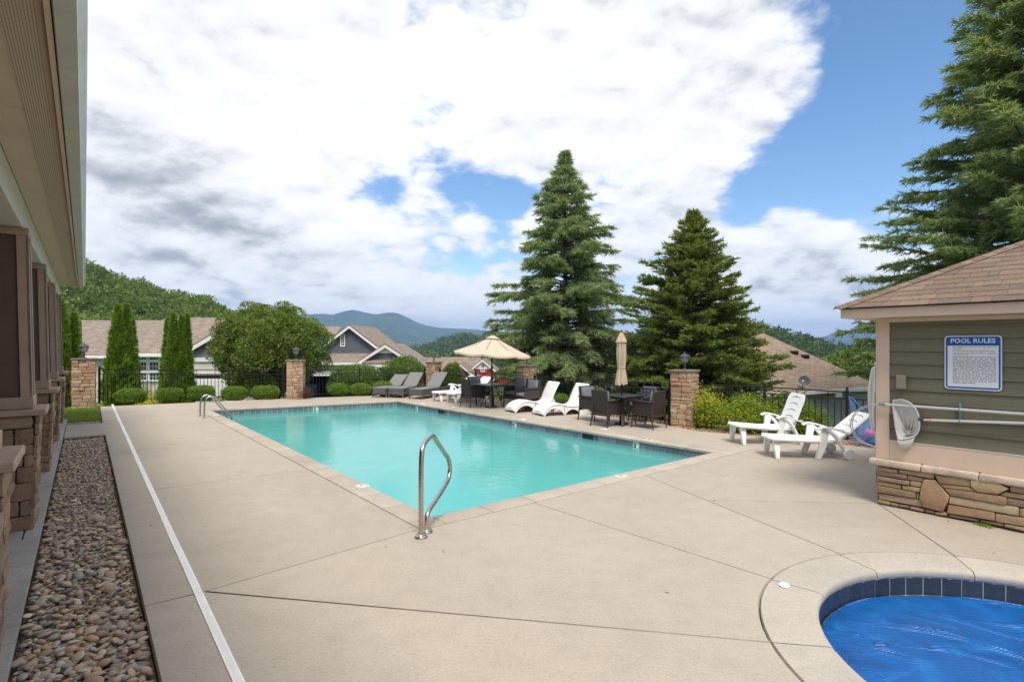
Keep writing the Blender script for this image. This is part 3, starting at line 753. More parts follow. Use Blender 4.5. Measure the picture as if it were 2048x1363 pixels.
def cards_mesh(name, P_, D_, L_, W_, mat, rr, tint=None, jitter=.35):
    n = len(P_); L_ = L_ * (1 + jitter * rr.uniform(-1, 1, n)); W_ = W_ * (1 + jitter * rr.uniform(-1, 1, n))
    r = rr.normal(size=(n, 3)); U = np.cross(D_, r); U /= (np.linalg.norm(U, axis=1)[:, None] + 1e-9)
    a = P_ - U * (W_ * .5)[:, None]; b = P_ + U * (W_ * .5)[:, None]; c = P_ + D_ * L_[:, None]
    vs = np.stack([a, b, c], 1).reshape(-1, 3)
    return mesh_np(name, vs, np.arange(3 * n).reshape(n, 3), mat, False, None if tint is None else np.repeat(tint, 3))
M['grass'] = m_leaf('grass_blades', [(0, (.10, .17, .02)), (.6, (.17, .25, .035)), (1, (.28, .29, .07))], .3)
build_pebbles()

# ------------------------------------------------------------------ ledgestone veneer
def stone_set(mat, n=10, seed=1):
    r = random.Random(seed); out = []
    for _ in range(n):
        xs = [-.5, -.5 + r.uniform(.2, .4), .5 - r.uniform(.2, .4), .5]; zs = [-.5, r.uniform(-.15, .15), .5]
        vs = []; 
        for iz, z in enumerate(zs):
            for ix, x in enumerate(xs):
                edge = ix in (0, 3) or iz in (0, 2); cor = ix in (0, 3) and iz in (0, 2)
                k = .94 if cor else .985
                vs.append((x * k + r.uniform(-.02, .02) * (not edge), -(r.uniform(.58, .75) if edge else r.uniform(.78, 1.0)), z * k + (r.uniform(-.03, .03) if edge else 0)))
        fs = [(iz * 4 + ix, iz * 4 + ix + 1, iz * 4 + ix + 5, iz * 4 + ix + 4) for iz in range(2) for ix in range(3)]
        ring = [0, 1, 2, 3, 7, 11, 10, 9, 8, 4]; nb = len(vs)
        vs += [(vs[i][0], 0, vs[i][2]) for i in ring]
        fs += [(ring[(k + 1) % 10], ring[k], nb + k, nb + (k + 1) % 10) for k in range(10)]
        b = MB().add(vs, fs); out.append(b.mesh('stone', mat, True))
    return out
M['ledge_tan'] = m_stone('tan_ledgestone', [(0, (.46, .30, .18)), (.2, (.56, .40, .26)), (.4, (.40, .27, .18)), (.55, (.50, .33, .20)), (.7, (.60, .46, .33)), (.85, (.44, .24, .15)), (1, (.36, .27, .21))])
M['ledge_brown'] = m_stone('brown_ledgestone', [(0, (.30, .18, .11)), (.25, (.43, .29, .18)), (.5, (.25, .16, .11)), (.75, (.48, .35, .235)), (1, (.34, .17, .115))])
M['ledge_gold'] = m_stone('gold_fieldstone', [(0, (.37, .255, .145)), (.3, (.43, .315, .19)), (.5, (.31, .21, .135)), (.7, (.41, .27, .16)), (.85, (.25, .165, .13)), (1, (.47, .37, .25))], bump=.02, detail=14)
M['mortar_dark'] = plain('stone_joint', (.10, .078, .058), .95, var=.3)
S_TAN = stone_set(M['ledge_tan'], 10, 1); S_BROWN = stone_set(M['ledge_brown'], 10, 2); S_GOLD = stone_set(M['ledge_gold'], 10, 4)
def stone_face(parent, pos, rz, w, z0, z1, meshes, r, hh=(.085, .15), ll=(.14, .34), depth=.05, lean=0.0, split=.5):
    # pos: centre of the face at its foot; lean: outward shift at the top
    ex = V((math.cos(rz), math.sin(rz), 0)); out = V((math.sin(rz), -math.cos(rz), 0)); z = z0
    while z < z1 - .02:
        h = min(r.uniform(*hh), z1 - z)
        if z1 - z - h < .05: h = z1 - z
        x = -w / 2
        while x < w / 2 - .01:
            l = min(r.uniform(*ll), w / 2 - x)
            if w / 2 - x - l < .08: l = w / 2 - x
            parts = [(z, h)] if r.random() > split or h < .1 else [(z, h * .5), (z + h * .5, h * .5)]
            for (zz, hq) in parts:
                k = (zz + hq / 2 - z0) / (z1 - z0)
                o = obj('stone', r.choice(meshes), parent, pos + ex * (x + l / 2) + out * (lean * k) + V((0, 0, zz + hq / 2)), (0, 0, rz), ((l - .006) * r.choice((-1, 1)), depth * r.uniform(.7, 1.15), hq - .007))
            x += l
        z += h

# ------------------------------------------------------------------ clubhouse on the left
def build_clubhouse():
    th = math.atan2(D1.y, D1.x); root = thing('clubhouse', 'brown clubhouse porch with stone piers and pale gutter at the left edge', 'building', UV(11, -.4), th)
    K = lambda u, v, z=0: V((u - 11, -(v + .4), z)); r = random.Random(11)
    U0, U1 = -1.0, 18.55
    def fr(b, u0, u1, v0, v1, z0, z1, du=0, dv0=0, dv1=0):   # tapered block; v1 outer
        lo = [K(u0, v0, z0), K(u1, v0, z0), K(u1, v1, z0), K(u0, v1, z0)]; hi = [K(u0 + du, v0 + dv0, z1), K(u1 - du, v0 + dv0, z1), K(u1 - du, v1 + dv1, z1), K(u0 + du, v1 + dv1, z1)]
        return b.add(lo + hi, [(0, 3, 2, 1), (4, 5, 6, 7), (0, 1, 5, 4), (1, 2, 6, 5), (2, 3, 7, 6), (3, 0, 4, 7)])
    for k in range(5):
        u0 = 4.33 + 3.27 * k
        pier = fr(MB(), u0 + .04, u0 + .58, -1.0, -.45, 0, 1.2, dv1=.05).build('pier', M['mortar_dark'], root)
        stone_face(pier, K(u0 + .045, -.72), R(-90), .60, .005, 1.2, S_BROWN, r, (.09, .19), (.38, .62), .05, 0, .0)
        stone_face(pier, K(u0 + .31, -.455), 0, .62, .005, 1.2, S_BROWN, r, (.08, .17), (.16, .4), .05, .05, .25)
        fr(MB(), u0 - .05, u0 + .67, -1.08, -.32, 1.205, 1.265).build('pier_cap', M['brown'], pier, False, .008)
        cl = fr(MB(), u0 + .10, u0 + .52, -.92, -.46, 1.265, 3.12, .035, .05, -.035).build('column', M['dbrown'], root)
        # boards framing the recessed panels
        b = MB(); zb, zt = 1.268, 3.10
        for (v0, v1, d0, d1) in ((-.53, -.435, -.055, -.035), (-.945, -.85, .05, .03)): 
            b = fr(MB(), u0 + .08, u0 + .099, v0, v1, zb + .12, zt, 0, d0 * .7, d1); b.v = [(x + (.035 if i >= 4 else 0), y, z) for i, (x, y, z) in enumerate(b.v)]; b.build('corner_board', M['brown'], cl)
        for (ua, ub, s) in ((u0 + .08, u0 + .175, 1), (u0 + .445, u0 + .54, -1)):
            b = fr(MB(), ua, ub, -.459, -.437, zb + .12, zt, 0, -.035, -.035); b.v = [(x + (.035 * s if i >= 4 else 0), y, z) for i, (x, y, z) in enumerate(b.v)]; b.build('corner_board', M['brown'], cl)
        fr(MB(), u0 + .07, u0 + .55, -.96, -.425, zb, zb + .125).build('base_board', M['brown'], cl, False, .006)
        fr(MB(), u0 + .10, u0 + .52, -.92, -.465, 3.10, 3.178).build('head_board', M['brown'], cl, False, .006)
    MB().b2(K(U1 - .25, -.51, 3.18), K(U0, -.82, 3.489)).build('porch_beam', M['frieze'], root, False, .006)
    MB().b2(K(U1 - .25, -.82, 3.2), K(U0, -4.6, 3.26)).build('porch_ceiling', M['frieze'], root)
    MB().b2(K(U1 - .25, -4.6, 0), K(U0, -4.8, 3.26)).build('porch_wall', M['dbrown'], root)
    MB().b2(K(U0 + .1, -.6, 0), K(U0, -4.6, 3.3)).build('end_wall', M['dbrown'], root)
    t = NT('vented_soffit'); co = t.co('Object', (1, 1, 1)); vo = t.n('ShaderNodeTexVoronoi'); t.l(co, vo.inputs['Vector']); vo.inputs['Scale'].default_value = 78; vo.inputs['Randomness'].default_value = 0.0; vo.voronoi_dimensions = '2D'
    t.set(t.ramp(vo.outputs['Distance'], [(.20, (.07, .05, .035)), (.30, (.58, .455, .345))]), .6, 0, .3); vent = t.m
    sof = plain('soffit_paint', (.58, .455, .345), .6, var=.06, scale=2)
    u = U0
    while u < U1 - .02:
        e = min(u + 2.9, U1); sp = MB().b2(K(e - .004, -.142, 3.492), K(u, -.508, 3.50)).build('soffit_panel', sof, root)
        MB().b2(K(e - .004, -.180, 3.489), K(u, -.317, 3.4915)).build('vent_strip', vent, sp); u = e
    MB().b2(K(U1, -.122, 3.462), K(U0, -.146, 3.64)).build('fascia', M['tan'], root)
    prof = [(-.110, 3.45), (-.028, 3.45), (-.024, 3.485), (.004, 3.525), (.012, 3.545), (.012, 3.575), (.0, 3.575), (-.004, 3.56), (-.110, 3.565)]
    MB().ext([K(U0, v, z) for v, z in prof], (U1 - U0, 0, 0)).build('gutter', M['gutter'], root, True)
    zr = 3.6 + .5 * 5.2
    MB().ext([K(U0 - .2, -.06, 3.60), K(U0 - .2, -5.2, zr), K(U0 - .2, -5.2, zr + .05), K(U0 - .2, -.03, 3.64)], (U1 - U0 + .22, 0, 0)).build('roof', M['roof_brown'], root)
    MB().ext([K(U0 - .2, -10.2, 3.60), K(U0 - .2, -5.2, zr), K(U0 - .2, -5.2, zr + .05), K(U0 - .2, -10.2, 3.64)], (U1 - U0 + .22, 0, 0)).build('roof_slope', M['roof_brown'], root)
    MB().ext([K(U1 - .3, -.15, 3.5), K(U1 - .3, -10, 3.5), K(U1 - .3, -5.2, zr - .05)], (.05, 0, 0)).build('gable_wall', M['dbrown'], root)
build_clubhouse()

# ------------------------------------------------------------------ pool house on the right
W0 = P(1757, 1005); AX = -D1; BX = D2
def W(px, py, off=0.0):                      # pool-house wall coordinates (along, up) seen at a pixel
    d = V(((px - 1024) / F, 1, (YH - py) / F)); t = (W0.xy.dot(BX.xy) - off) / d.xy.dot(BX.xy)
    return (d.xy * t - W0.xy).dot(AX.xy), CAMH + d.z * t
PHZ = math.atan2(AX.y, AX.x)
def build_poolhouse():
    root = thing('pool_house', 'olive green pool house with hip shingle roof and stone base', 'building', W0, PHZ); r = random.Random(21)
    SL, DP = 3.4, 3.2
    MB().b2((.012, .014, .03), (SL, DP, 2.26)).build('wall', M['olive'], root)
    z = .792; k = 0
    bm_ = MB().ext([(0, 0, 0), (0, -.028, 0), (0, -.007, .158), (0, 0, .158)], (SL - .125, 0, 0)).mesh('siding_board', M['olive'])
    while z < 2.2: obj('siding_board', bm_, root, (.123, .012, z)); z += .1535
    MB().b2((0, -.022, .556), (.121, .014, 2.215)).build('corner_board', M['tan'], root, False, .003)
    MB().b2((-.022, -.0215, .556), (-.001, .14, 2.215)).build('corner_board', M['tan'], root, False, .003)
    MB().b2((.1225, -.0225, .556), (SL, .012, .788)).build('band_board', M['tan'], root, False, .003)
    MB().b2((.1225, -.028, .788), (SL, .011, .794)).build('flashing', M['white'], root)
    MB().b2((-.0225, -.0235, 2.216), (SL, .012, 2.264)).build('frieze_board', M['tan'], root, False, .003)
    MB().b2((-.02, .15, .556), (.0, DP, 2.26)).build('side_wall', M['olive'], root)
    # roof
    o, p = .31, .52; ze = 2.39; yr = 1.6; zr = ze + p * (yr + o)
    MB().b2((-o, -o, 2.268), (SL + o, -o + .028, ze - .006)).build('fascia', M['tan'], root, False, .003)
    MB().b2((-o, -o + .029, 2.268), (-o + .028, DP + o, ze - .006)).build('fascia', M['tan'], root, False, .003)
    MB().b2((-o + .029, -o + .029, 2.268), (SL + o, DP + o, 2.280)).build('soffit', M['frieze'], root)
    rf = MB(); e = .03
    A_, B_, C_, D_ = (-o - e, -o - e, ze), (SL + o, -o - e, ze), (SL + o, yr, zr + p * e), (yr, yr, zr + p * e); E_ = (-o - e, DP + o + e, ze)
    rf.add([A_, B_, C_, D_, E_, (SL + o, DP + o, ze)], [(0, 1, 2, 3), (0, 3, 4), (3, 2, 5, 4)]); rfo = rf.build('roof', M['roof_ph_base'], root)
    MB().b2((-o - .012, -o - .012, ze - .012), (SL + o, -o + .03, ze - .004)).build('drip_edge', M['iron'], root)
    thp = math.atan(p); cs, sn = math.cos(thp), math.sin(thp)
    sm = [MB().box((0, 0, 0), (1, .172, .007)).mesh('shingle', M['shingle'], False) for _ in range(1)][0]
    q = 0.0; i = 0; slope_len = (yr + o + e) / cs
    while q < slope_len - .05:
        x0 = -o - e + (q + .15) * cs; x = x0 - r.uniform(0, .1)
        while x < SL + o - .02:
            l = r.choice((.10, .16, .22, .3, .3, .36)) * r.uniform(.9, 1.1); xa, xb = max(x, x0), min(x + l, SL + o)
            if xb - xa > .02:
                yc = -o - e + (q + .068) * cs; zc_ = ze + (q + .068) * sn + .0075
                obj('shingle', sm, rfo, ((xa + xb) / 2, yc, zc_), (thp - .034, 0, 0), (xb - xa - .004, 1, 1.0 if r.random() > .3 else 1.5))
            x += l
        q += .138; i += 1
    # hip caps
    hd = V((1, 1, p)).normalized(); L = (V(D_) - V(A_)).length; n = int(L / .125)
    s1 = V((1, 0, 0)) - hd * hd.x; s2 = V((0, 1, p)); s2 = (s2 - hd * s2.dot(hd)).normalized(); s1 = (V((1, 0, 0)) - hd * V((1, 0, 0)).dot(hd)).normalized()   # down-slope tangents on the two faces
    f1 = V((1, -0.0, 0)); a1 = (V((1, 0, 0)) - hd * hd.dot(V((1, 0, 0)))).normalized(); a2 = (V((0, 1, 0)) - hd * hd.dot(V((0, 1, 0)))).normalized()
    n1 = V((0, -p, 1)).normalized(); n2 = V((-p, 0, 1)).normalized(); t1 = hd.cross(n1).normalized(); t1 = t1 if t1.y < 0 or t1.x > 0 else -t1; t2 = n2.cross(hd).normalized(); t2 = t2 if t2.x < 0 or t2.y > 0 else -t2
    cap = MB(); h = .16; w_ = .105; up = V((0, 0, 1)); c0, c1 = V((0, 0, .014)), hd * h + V((0, 0, .008))
    cap.add([c0, c0 + t1 * w_ - up * .004, c1 + t1 * w_ - up * .004, c1, c0 + t2 * w_ - up * .004, c1 + t2 * w_ - up * .004] , [(0, 1, 2, 3), (0, 3, 5, 4)])
    cap.add([c0 - up * .009, c0 + t1 * w_ - up * .013, c0 + t1 * w_ - up * .004, c0], [(0, 1, 2, 3)]); cap.add([c0 - up * .009, c0 + t2 * w_ - up * .013, c0 + t2 * w_ - up * .004, c0], [(0, 1, 2, 3)])
    cap.add([c0 + t1 * w_ - up * .013, c1 + t1 * w_ - up * .013, c1 + t1 * w_ - up * .004, c0 + t1 * w_ - up * .004], [(0, 1, 2, 3)])
    cm = cap.mesh('hip_cap_shingle', M['shingle'])
    for k in range(n): obj('hip_cap_shingle', cm, rfo, V(A_) + hd * (k * .125 - .02) + V((0, 0, .020)))
    # stone base
    st = MB().b2((.006, -.028, .002), (SL, .014, .468)).build('stone_base', M['mortar_dark'], root)
    polys = [[(112,316),(498,372),(496,396),(112,336)],[(110,340),(375,388),(370,437),(110,400)],[(388,390),(858,445),(855,515),(385,432)],[(110,405),(495,462),(492,520),(110,462)],[(500,465),(715,505),(700,552),(500,522)],[(110,470),(525,540),(522,597),(110,530)],[(540,540),(692,560),(682,620),(540,600)],[(110,540),(415,592),(415,645),(110,592)],[(425,598),(680,632),(665,685),(440,645)],[(110,600),(610,685),(612,772),(110,690)],[(620,690),(655,695),(650,785),(618,775)],[(115,705),(695,795),(695,885),(120,775)],[(110,785),(270,820),(270,860),(110,830)],
      [(725,515),(870,525),(960,625),(1065,735),(1040,830),(975,948),(710,880),(690,800),(662,770),(690,600)],[(868,455),(1325,500),(1350,612),(925,568)],[(930,575),(1340,618),(1425,685),(985,630)],[(1335,492),(1640,530),(1855,640),(1700,715),(1430,680),(1352,610)],[(1650,530),(1862,560),(1858,622)],[(1870,565),(2060,592),(2060,707),(1872,675)],[(1000,640),(1430,692),(1690,725),(1815,755),(1830,800),(1815,860),(1075,725)],[(1715,720),(1800,685),(2060,717),(2060,787),(1830,755)],[(1065,735),(1980,890),(1980,1003),(1060,835)],[(1825,765),(2060,807),(2060,897),(1825,855)],[(1048,850),(1665,955),(1665,1065),(1030,960)],[(1675,965),(2060,1027),(2060,1142),(1672,1075)],[(1988,905),(2060,912),(2060,1012),(1988,1000)],
      [(280,825),(380,845),(380,885),(278,862)],[(388,850),(530,870),(525,905),(388,885)],[(540,875),(725,910),(722,945),(540,908)],[(732,915),(865,940),(862,975),(732,948)],[(872,950),(1028,960),(1028,1005),(872,980)],[(1048,978),(1450,1050),(1440,1078),(1050,1010)],[(1470,1055),(1780,1105),(1775,1145),(1470,1085)],[(1790,1110),(2060,1157),(2060,1207),(1790,1145)],[(510,378),(970,430),(965,450),(870,445),(510,398)],[(985,440),(1320,480),(1325,492),(985,455)]]
    smax = 0
    for pl in polys:
        pts = [W(1740 + x / 6.649, 880 + y / 6.649, .05) for x, y in pl]; cx = sum(a for a, _ in pts) / len(pts); cz = sum(b for _, b in pts) / len(pts); smax = max(smax, max(a for a, _ in pts))
        d = r.uniform(.030, .050) if len(pl) < 6 else .055
        b = MB().ext([V((a - cx, 0, max(b_, .012) - cz)) for a, b_ in pts], (0, -d, 0)); me = b.mesh('stone', M['ledge_gold'], True, .009, 2)
        for v in me.vertices:
            if v.co.y < -.5 * d: v.co.y += r.uniform(-.004, .004)
        obj('stone', me, st, (cx, -.028, cz))
    stone_face(st, V(((smax + SL) / 2 + .01, -.028, 0)), 0, SL - smax - .02, .01, .46, S_GOLD, r, (.06, .14), (.18, .5), .05)
    stone_face(st, V((.008, DP / 2, 0)), R(-90), DP, .01, .46, S_GOLD, r, (.06, .14), (.18, .5), .04)
    x = -.08
    for e_ in (.451, .969, 1.49, 2.0, 2.55, SL):
        b = MB().b2((x + .002, -.095, .476), (e_ - .002, .012, .555)); me = b.mesh('cap_stone', M['cap_stone'], True, .020, 3); obj('cap_stone', me, root); x = e_
    MB().b2((-.085, .014, .476), (-.003, DP, .5545)).build('cap_stone', M['cap_stone'], root, True, .022, 3)
    (s0, z0), (s1_, z1) = W(1795, 777), W(1815, 749)
    b = MB().b2((s0, -.07, z0), (s1_, -.018, z1)); b.build('vent_hood', plain('taupe_plastic', (.30, .255, .19), .5), root, True, .018, 3)
M['olive'] = None
def m_olive():
    t = NT('olive_siding'); co = t.co('Object', (1.5, 1, 26)); n = t.noise(co, 2.2, 6, .7, 1.2)
    t.set(t.ramp(n, [(.3, (.155, .143, .092)), (.7, (.215, .20, .135))]), .65, 0, .3); t.bump(n, .003, .7); return t.m
M['olive'] = m_olive()
M['cap_stone'] = m_stone('pale_cap_stone', [(0, (.58, .46, .35)), (1, (.66, .54, .43))], bump=.02, detail=12)
M['shingle'] = m_stone('asphalt_shingle', [(0, (.205, .152, .112)), (.25, (.205, .138, .105)), (.45, (.172, .132, .104)), (.65, (.235, .178, .130)), (.8, (.20, .132, .10)), (1, (.155, .126, .103))], .92, .004, 40)
M['roof_ph_base'] = m_shingle('shingle_underlay', ((.20, .14, .10), (.25, .18, .13)))
build_poolhouse()
# ------------------------------------------------------------------ things on the pool house wall
def build_wall_things():
    root = thing('rules_sign', 'white and blue pool rules sign screwed to the olive siding', 'sign', W0, PHZ)
    (s0, zt), (s1, zb) = W(1889, 671, .03), W(2004, 782, .03); cx, cz, w, h = (s0 + s1) / 2, (zt + zb) / 2 - .002, (s1 - s0), (zt - zb)
    def rr_(w, h, rad, y, d, name, mat, parent, oz=0):
        pts = []
        for (sx, sz, a0) in ((1, 1, 0), (-1, 1, 90), (-1, -1, 180), (1, -1, 270)):
            for k in range(6):
                a = R(a0 + 18 * k); pts.append(V((cx + sx * (w / 2 - rad) + rad * math.cos(a), y, cz + oz + sz * (h / 2 - rad) + rad * math.sin(a))))
        return MB().ext(pts, (0, -d, 0)).build(name, mat, parent)
    rr_(w, h, .035, -.022, .004, 'sign_panel', M['sign_white'], root); rr_(w - .022, h - .022, .028, -.0262, .0006, 'blue_border', M['sign_blue'], root)
    hh = h * .155; ww, wh = w - .055, h - hh - .036
    MB().b2((cx - ww / 2, -.0274, cz - h / 2 + .030), (cx + ww / 2, -.0269, cz - h / 2 + .030 + wh - .012)).build('text_field', M['sign_white'], root)
    obj('title_lettering', text_mesh('POOL RULES', .068, M['sign_white'], bold=.0012), root, (cx, -.0274, cz + h / 2 - .058), (R(90), 0, 0))
    top = cz - h / 2 + .030 + wh - .012
    paras = ['The Clubhouse and Pool is for Rose Hill Owners and their guests.', 'All Owners must accompany and supervise their guests.', 'Pool and Spa are open daily from May 15 - September 15, sunrise to sunset.',
      'Bathers Must Shower Before Entering Pool. People who appear to be afflicted with colds, skin disease, communicable diseases, coughs, fever, infection or other physical ailments are prohibited from entering the water. No spitting or bodily fluids in pool. Bottles, glass and other hazardous objects are prohibited within the pool area or bathroom facilities. All children must have qualified adult supervision. No person shall bring or throw into the pool, bathroom, shower or locker rooms, any object that may in any way endanger the safety of any person. No diving or rough play is permitted. Any person suspected of being under the influence of alcohol or drugs is prohibited from entering the pool. The pool will close during any severe or dangerous weather conditions.']
    sz = .0160; y = top - .008; tw = ww - .065
    for k, tx in enumerate(paras):
        me = text_mesh(tx, sz, M['text_ink'], 'rules_lettering', bold=.0003, align='JUSTIFY', width=tw, space=1.0)
        hgt = max(v.co.y for v in me.vertices) - min(v.co.y for v in me.vertices)
        avail = (top - .008) - (cz - h / 2 + .040)
        kz = (avail * .70 / hgt) if k == 3 else 1.0
        obj('rules_lettering', me, root, (cx - tw / 2 + .014, -.0279, y), (R(90), 0, 0), (1, kz, 1))
        obj('bullet', MB().lathe([(.0022, 0), (.0022, .0006)], 8).mesh('bullet', M['red_ink']), root, (cx - tw / 2 - .012, -.0276, y - .008), (R(90), 0, 0)); y -= hgt * kz + .0095
    L3 = lambda px, py, off: V((lambda q: (q[0], -off, q[1]))(W(px, py, off)))
    # shepherd's crook on the upper pole
    c = lambda x, y, off=.075: L3(1700 + x / 4.009, 740 + y / 4.009, off)
    root = thing('rescue_crook', 'aluminium pole with a big looped rescue crook hung on the pool house wall', 'rescue hook', W0, PHZ)
    a, b = c(245, 270), c(1395, 350); MB().tube([a, a + (b - a) * 3.0], .0165, 10).build('pole', M['alu'], root, True)
    MB().tube([a + (b - a).normalized() * -.02, a + (b - a).normalized() * .05], .019, 10).build('pole_end', M['teal'], root, True)
    for d in (0, 9):
        pts = [c(250, 270), c(170 + d, 275 + d), c(90 + d, 300 + d), c(32 + d, 350 + d * .6), c(4 + d * 1.5, 420), c(15 + d * 1.6, 480), c(52 + d, 545 - d), c(112, 585 - d), c(228, 622)]
        MB().tube(spline(pts, 6), .0055, 6).build('crook_loop', M['steel'], root, True)
    # leaf skimmer
    root = thing('leaf_skimmer', 'leaf skimmer net with sagging pale bag on a pole under the crook', 'pool net', W0, PHZ)
    a, b = c(650, 400), c(1395, 425); MB().tube([a, a + (b - a) * 3.2], .0155, 10).build('pole', M['alu'], root, True)
    MB().tube([c(585, 398), c(655, 401)], .017, 10).build('grip', M['pink'], root, True)
    MB().tube([c(555, 385, .08), c(590, 398, .08)], [.03, .018], 8).build('socket', M['navy'], root, True)
    fr = [(345, 260), (368, 240), (430, 238), (500, 276), (545, 345), (558, 420), (548, 490), (510, 530), (430, 552), (386, 540), (362, 430)]
    rim = spline([c(x, y, .09) for x, y in fr], 4, True); MB().tube(rim, .0075, 6, True).build('net_frame', M['alu'], root, True)
    ctr = c(455, 470, .05); n = len(rim); rows = 7; vs = []; fs = []
    for i in range(rows):
        t_ = i / (rows - 1)
        for k, p in enumerate(rim):
            q = p.lerp(ctr, t_ * .75) + V((0, .05 * math.sin(t_ * 1.57), -.07 * t_)) + V((0, .012 * math.sin(k * 1.3) * t_, .008 * math.sin(k * 2.1) * t_)); vs.append(q)
    for i in range(rows - 1):
        for k in range(n): j = (k + 1) % n; fs.append((i * n + k, i * n + j, (i + 1) * n + j, (i + 1) * n + k))
    fs.append(tuple((rows - 1) * n + k for k in range(n)))
    MB().add(vs, fs).build('net_bag', M['net'], root, True)
    b0 = [c(x, y, .085) for x, y in ((372, 535), (400, 548), (440, 552), (480, 545), (520, 525))]; b1 = [c(x, y, .10) for x, y in ((378, 580), (405, 590), (440, 592), (475, 588), (508, 572))]; b2 = [c(x, y, .085) for x, y in ((388, 612), (410, 625), (435, 630), (462, 625), (488, 610))]; b3 = [p + V((0, .055, .0)) for p in b2]; b4 = [p + V((0, .06, 0)) for p in b0]
    vs = b0 + b1 + b2 + b3 + b4; fs = [(r_ * 5 + k, r_ * 5 + k + 1, r_ * 5 + k + 6, r_ * 5 + k + 5) for r_ in range(4) for k in range(4)] + [(0, 5, 10, 15, 20), (4, 24, 19, 14, 9)]
    MB().add(vs, fs).build('bag_toe', M['net'], root, True, .01, 2)
    root = thing('pole_bracket', 'teal bracket holding both pool poles to the olive siding', 'bracket', W0, PHZ)
    a, b = c(880, 268, .05), c(880, 425, .05); MB().b2((a.x - .012, -.045, b.z), (a.x + .012, -.02, a.z)).build('plate', M['teal'], root, False, .004)
    for yy in (312, 402):
        q = c(880, yy, .08); MB().tube([V((q.x, -.02, q.z - .024)), V((q.x, -.08, q.z - .027)), V((q.x, -.102, q.z - .012)), V((q.x, -.098, q.z + .012))], .005, 6).build('hook', M['teal'], root, True)
    # weep plant and leaves at the foot of the wall
    r2 = np.random.default_rng(8)
    s_, _ = W(1967, 1050, .08); n = 160; pts = np.stack([s_ + r2.normal(size=n) * .035, -.10 + r2.normal(size=n) * .012, np.full(n, .002)], 1); d = r2.normal(size=(n, 3)) * .8 + (0, -.2, .7); d /= np.linalg.norm(d, axis=1)[:, None]
    w_ = obj('weed', cards_mesh('weed', pts, d, .035, .009, M['grass'], r2)); w_.location = W0; w_.rotation_euler = (0, 0, PHZ); tag(w_, 'small tuft of weeds growing at the foot of the stone base', 'weed')
build_wall_things()

# ------------------------------------------------------------------ grab rail and ladder
def build_rails():
    root = thing('grab_rail', 'stainless steel looped grab rail bolted at the near pool corner', 'handrail', P(841.6, 1074))
    o = root.location
    pl = lambda px, py: (lambda Y: V((.194 * Y - 1.987, Y, CAMH - (py - YH) * Y / F)) - o)(1.987 / (.194 - (px - 1024) / F))
    pts = [pl(842, 1074), pl(842, 1020), pl(842, 960), pl(843, 915), pl(846, 893), pl(856, 877), pl(866, 872), pl(876, 886), pl(888, 904), pl(896, 916), pl(900, 935), pl(897, 956), pl(888, 974), pl(873, 998), pl(859, 1019), pl(854, 1034), pl(853, 1056)]
    pts[0].z = .0; pts[-1].z = .0
    MB().tube(spline(pts, 6), .0255, 14).build('rail', M['steel'], root, True)
    for q in (pts[0], pts[-1]): MB().lathe([(.062, .0), (.066, .010), (.060, .022), (.034, .028), (.026, .034)], 24, (q.x, q.y, 0)).build('flange', M['steel'], root, True)
    root = thing('pool_ladder', 'stainless steel pool ladder with two hooped rails at the far left', 'pool ladder', P(404, 833.5))
    o = root.location
    for k, b in enumerate((P(400.4, 831.8), P(408.7, 835.5))):
        prof = [(0, 0), (0, .2), (.01, .40), (.06, .52), (.17, .565), (.28, .49), (.42, .30), (.55, .12), (.63, .0), (.66, -.12), (.66, -.9)]
        MB().tube(spline([b - o + D2 * t + V((0, 0, z)) for t, z in prof], 5), .021, 10).build('rail', M['steel'], root, True)
        MB().lathe([(.05, 0), (.05, .012), (.03, .02), (.022, .024)], 16, b - o).build('flange', M['steel'], root, True)
    a, b = P(400.4, 831.8) - o, P(408.7, 835.5) - o
    for z in (-.32, -.6): MB().bar(a + D2 * .66 + V((0, 0, z)), b + D2 * .66 + V((0, 0, z)), .08, .025).build('tread', M['steel'], root, False, .005)
build_rails()

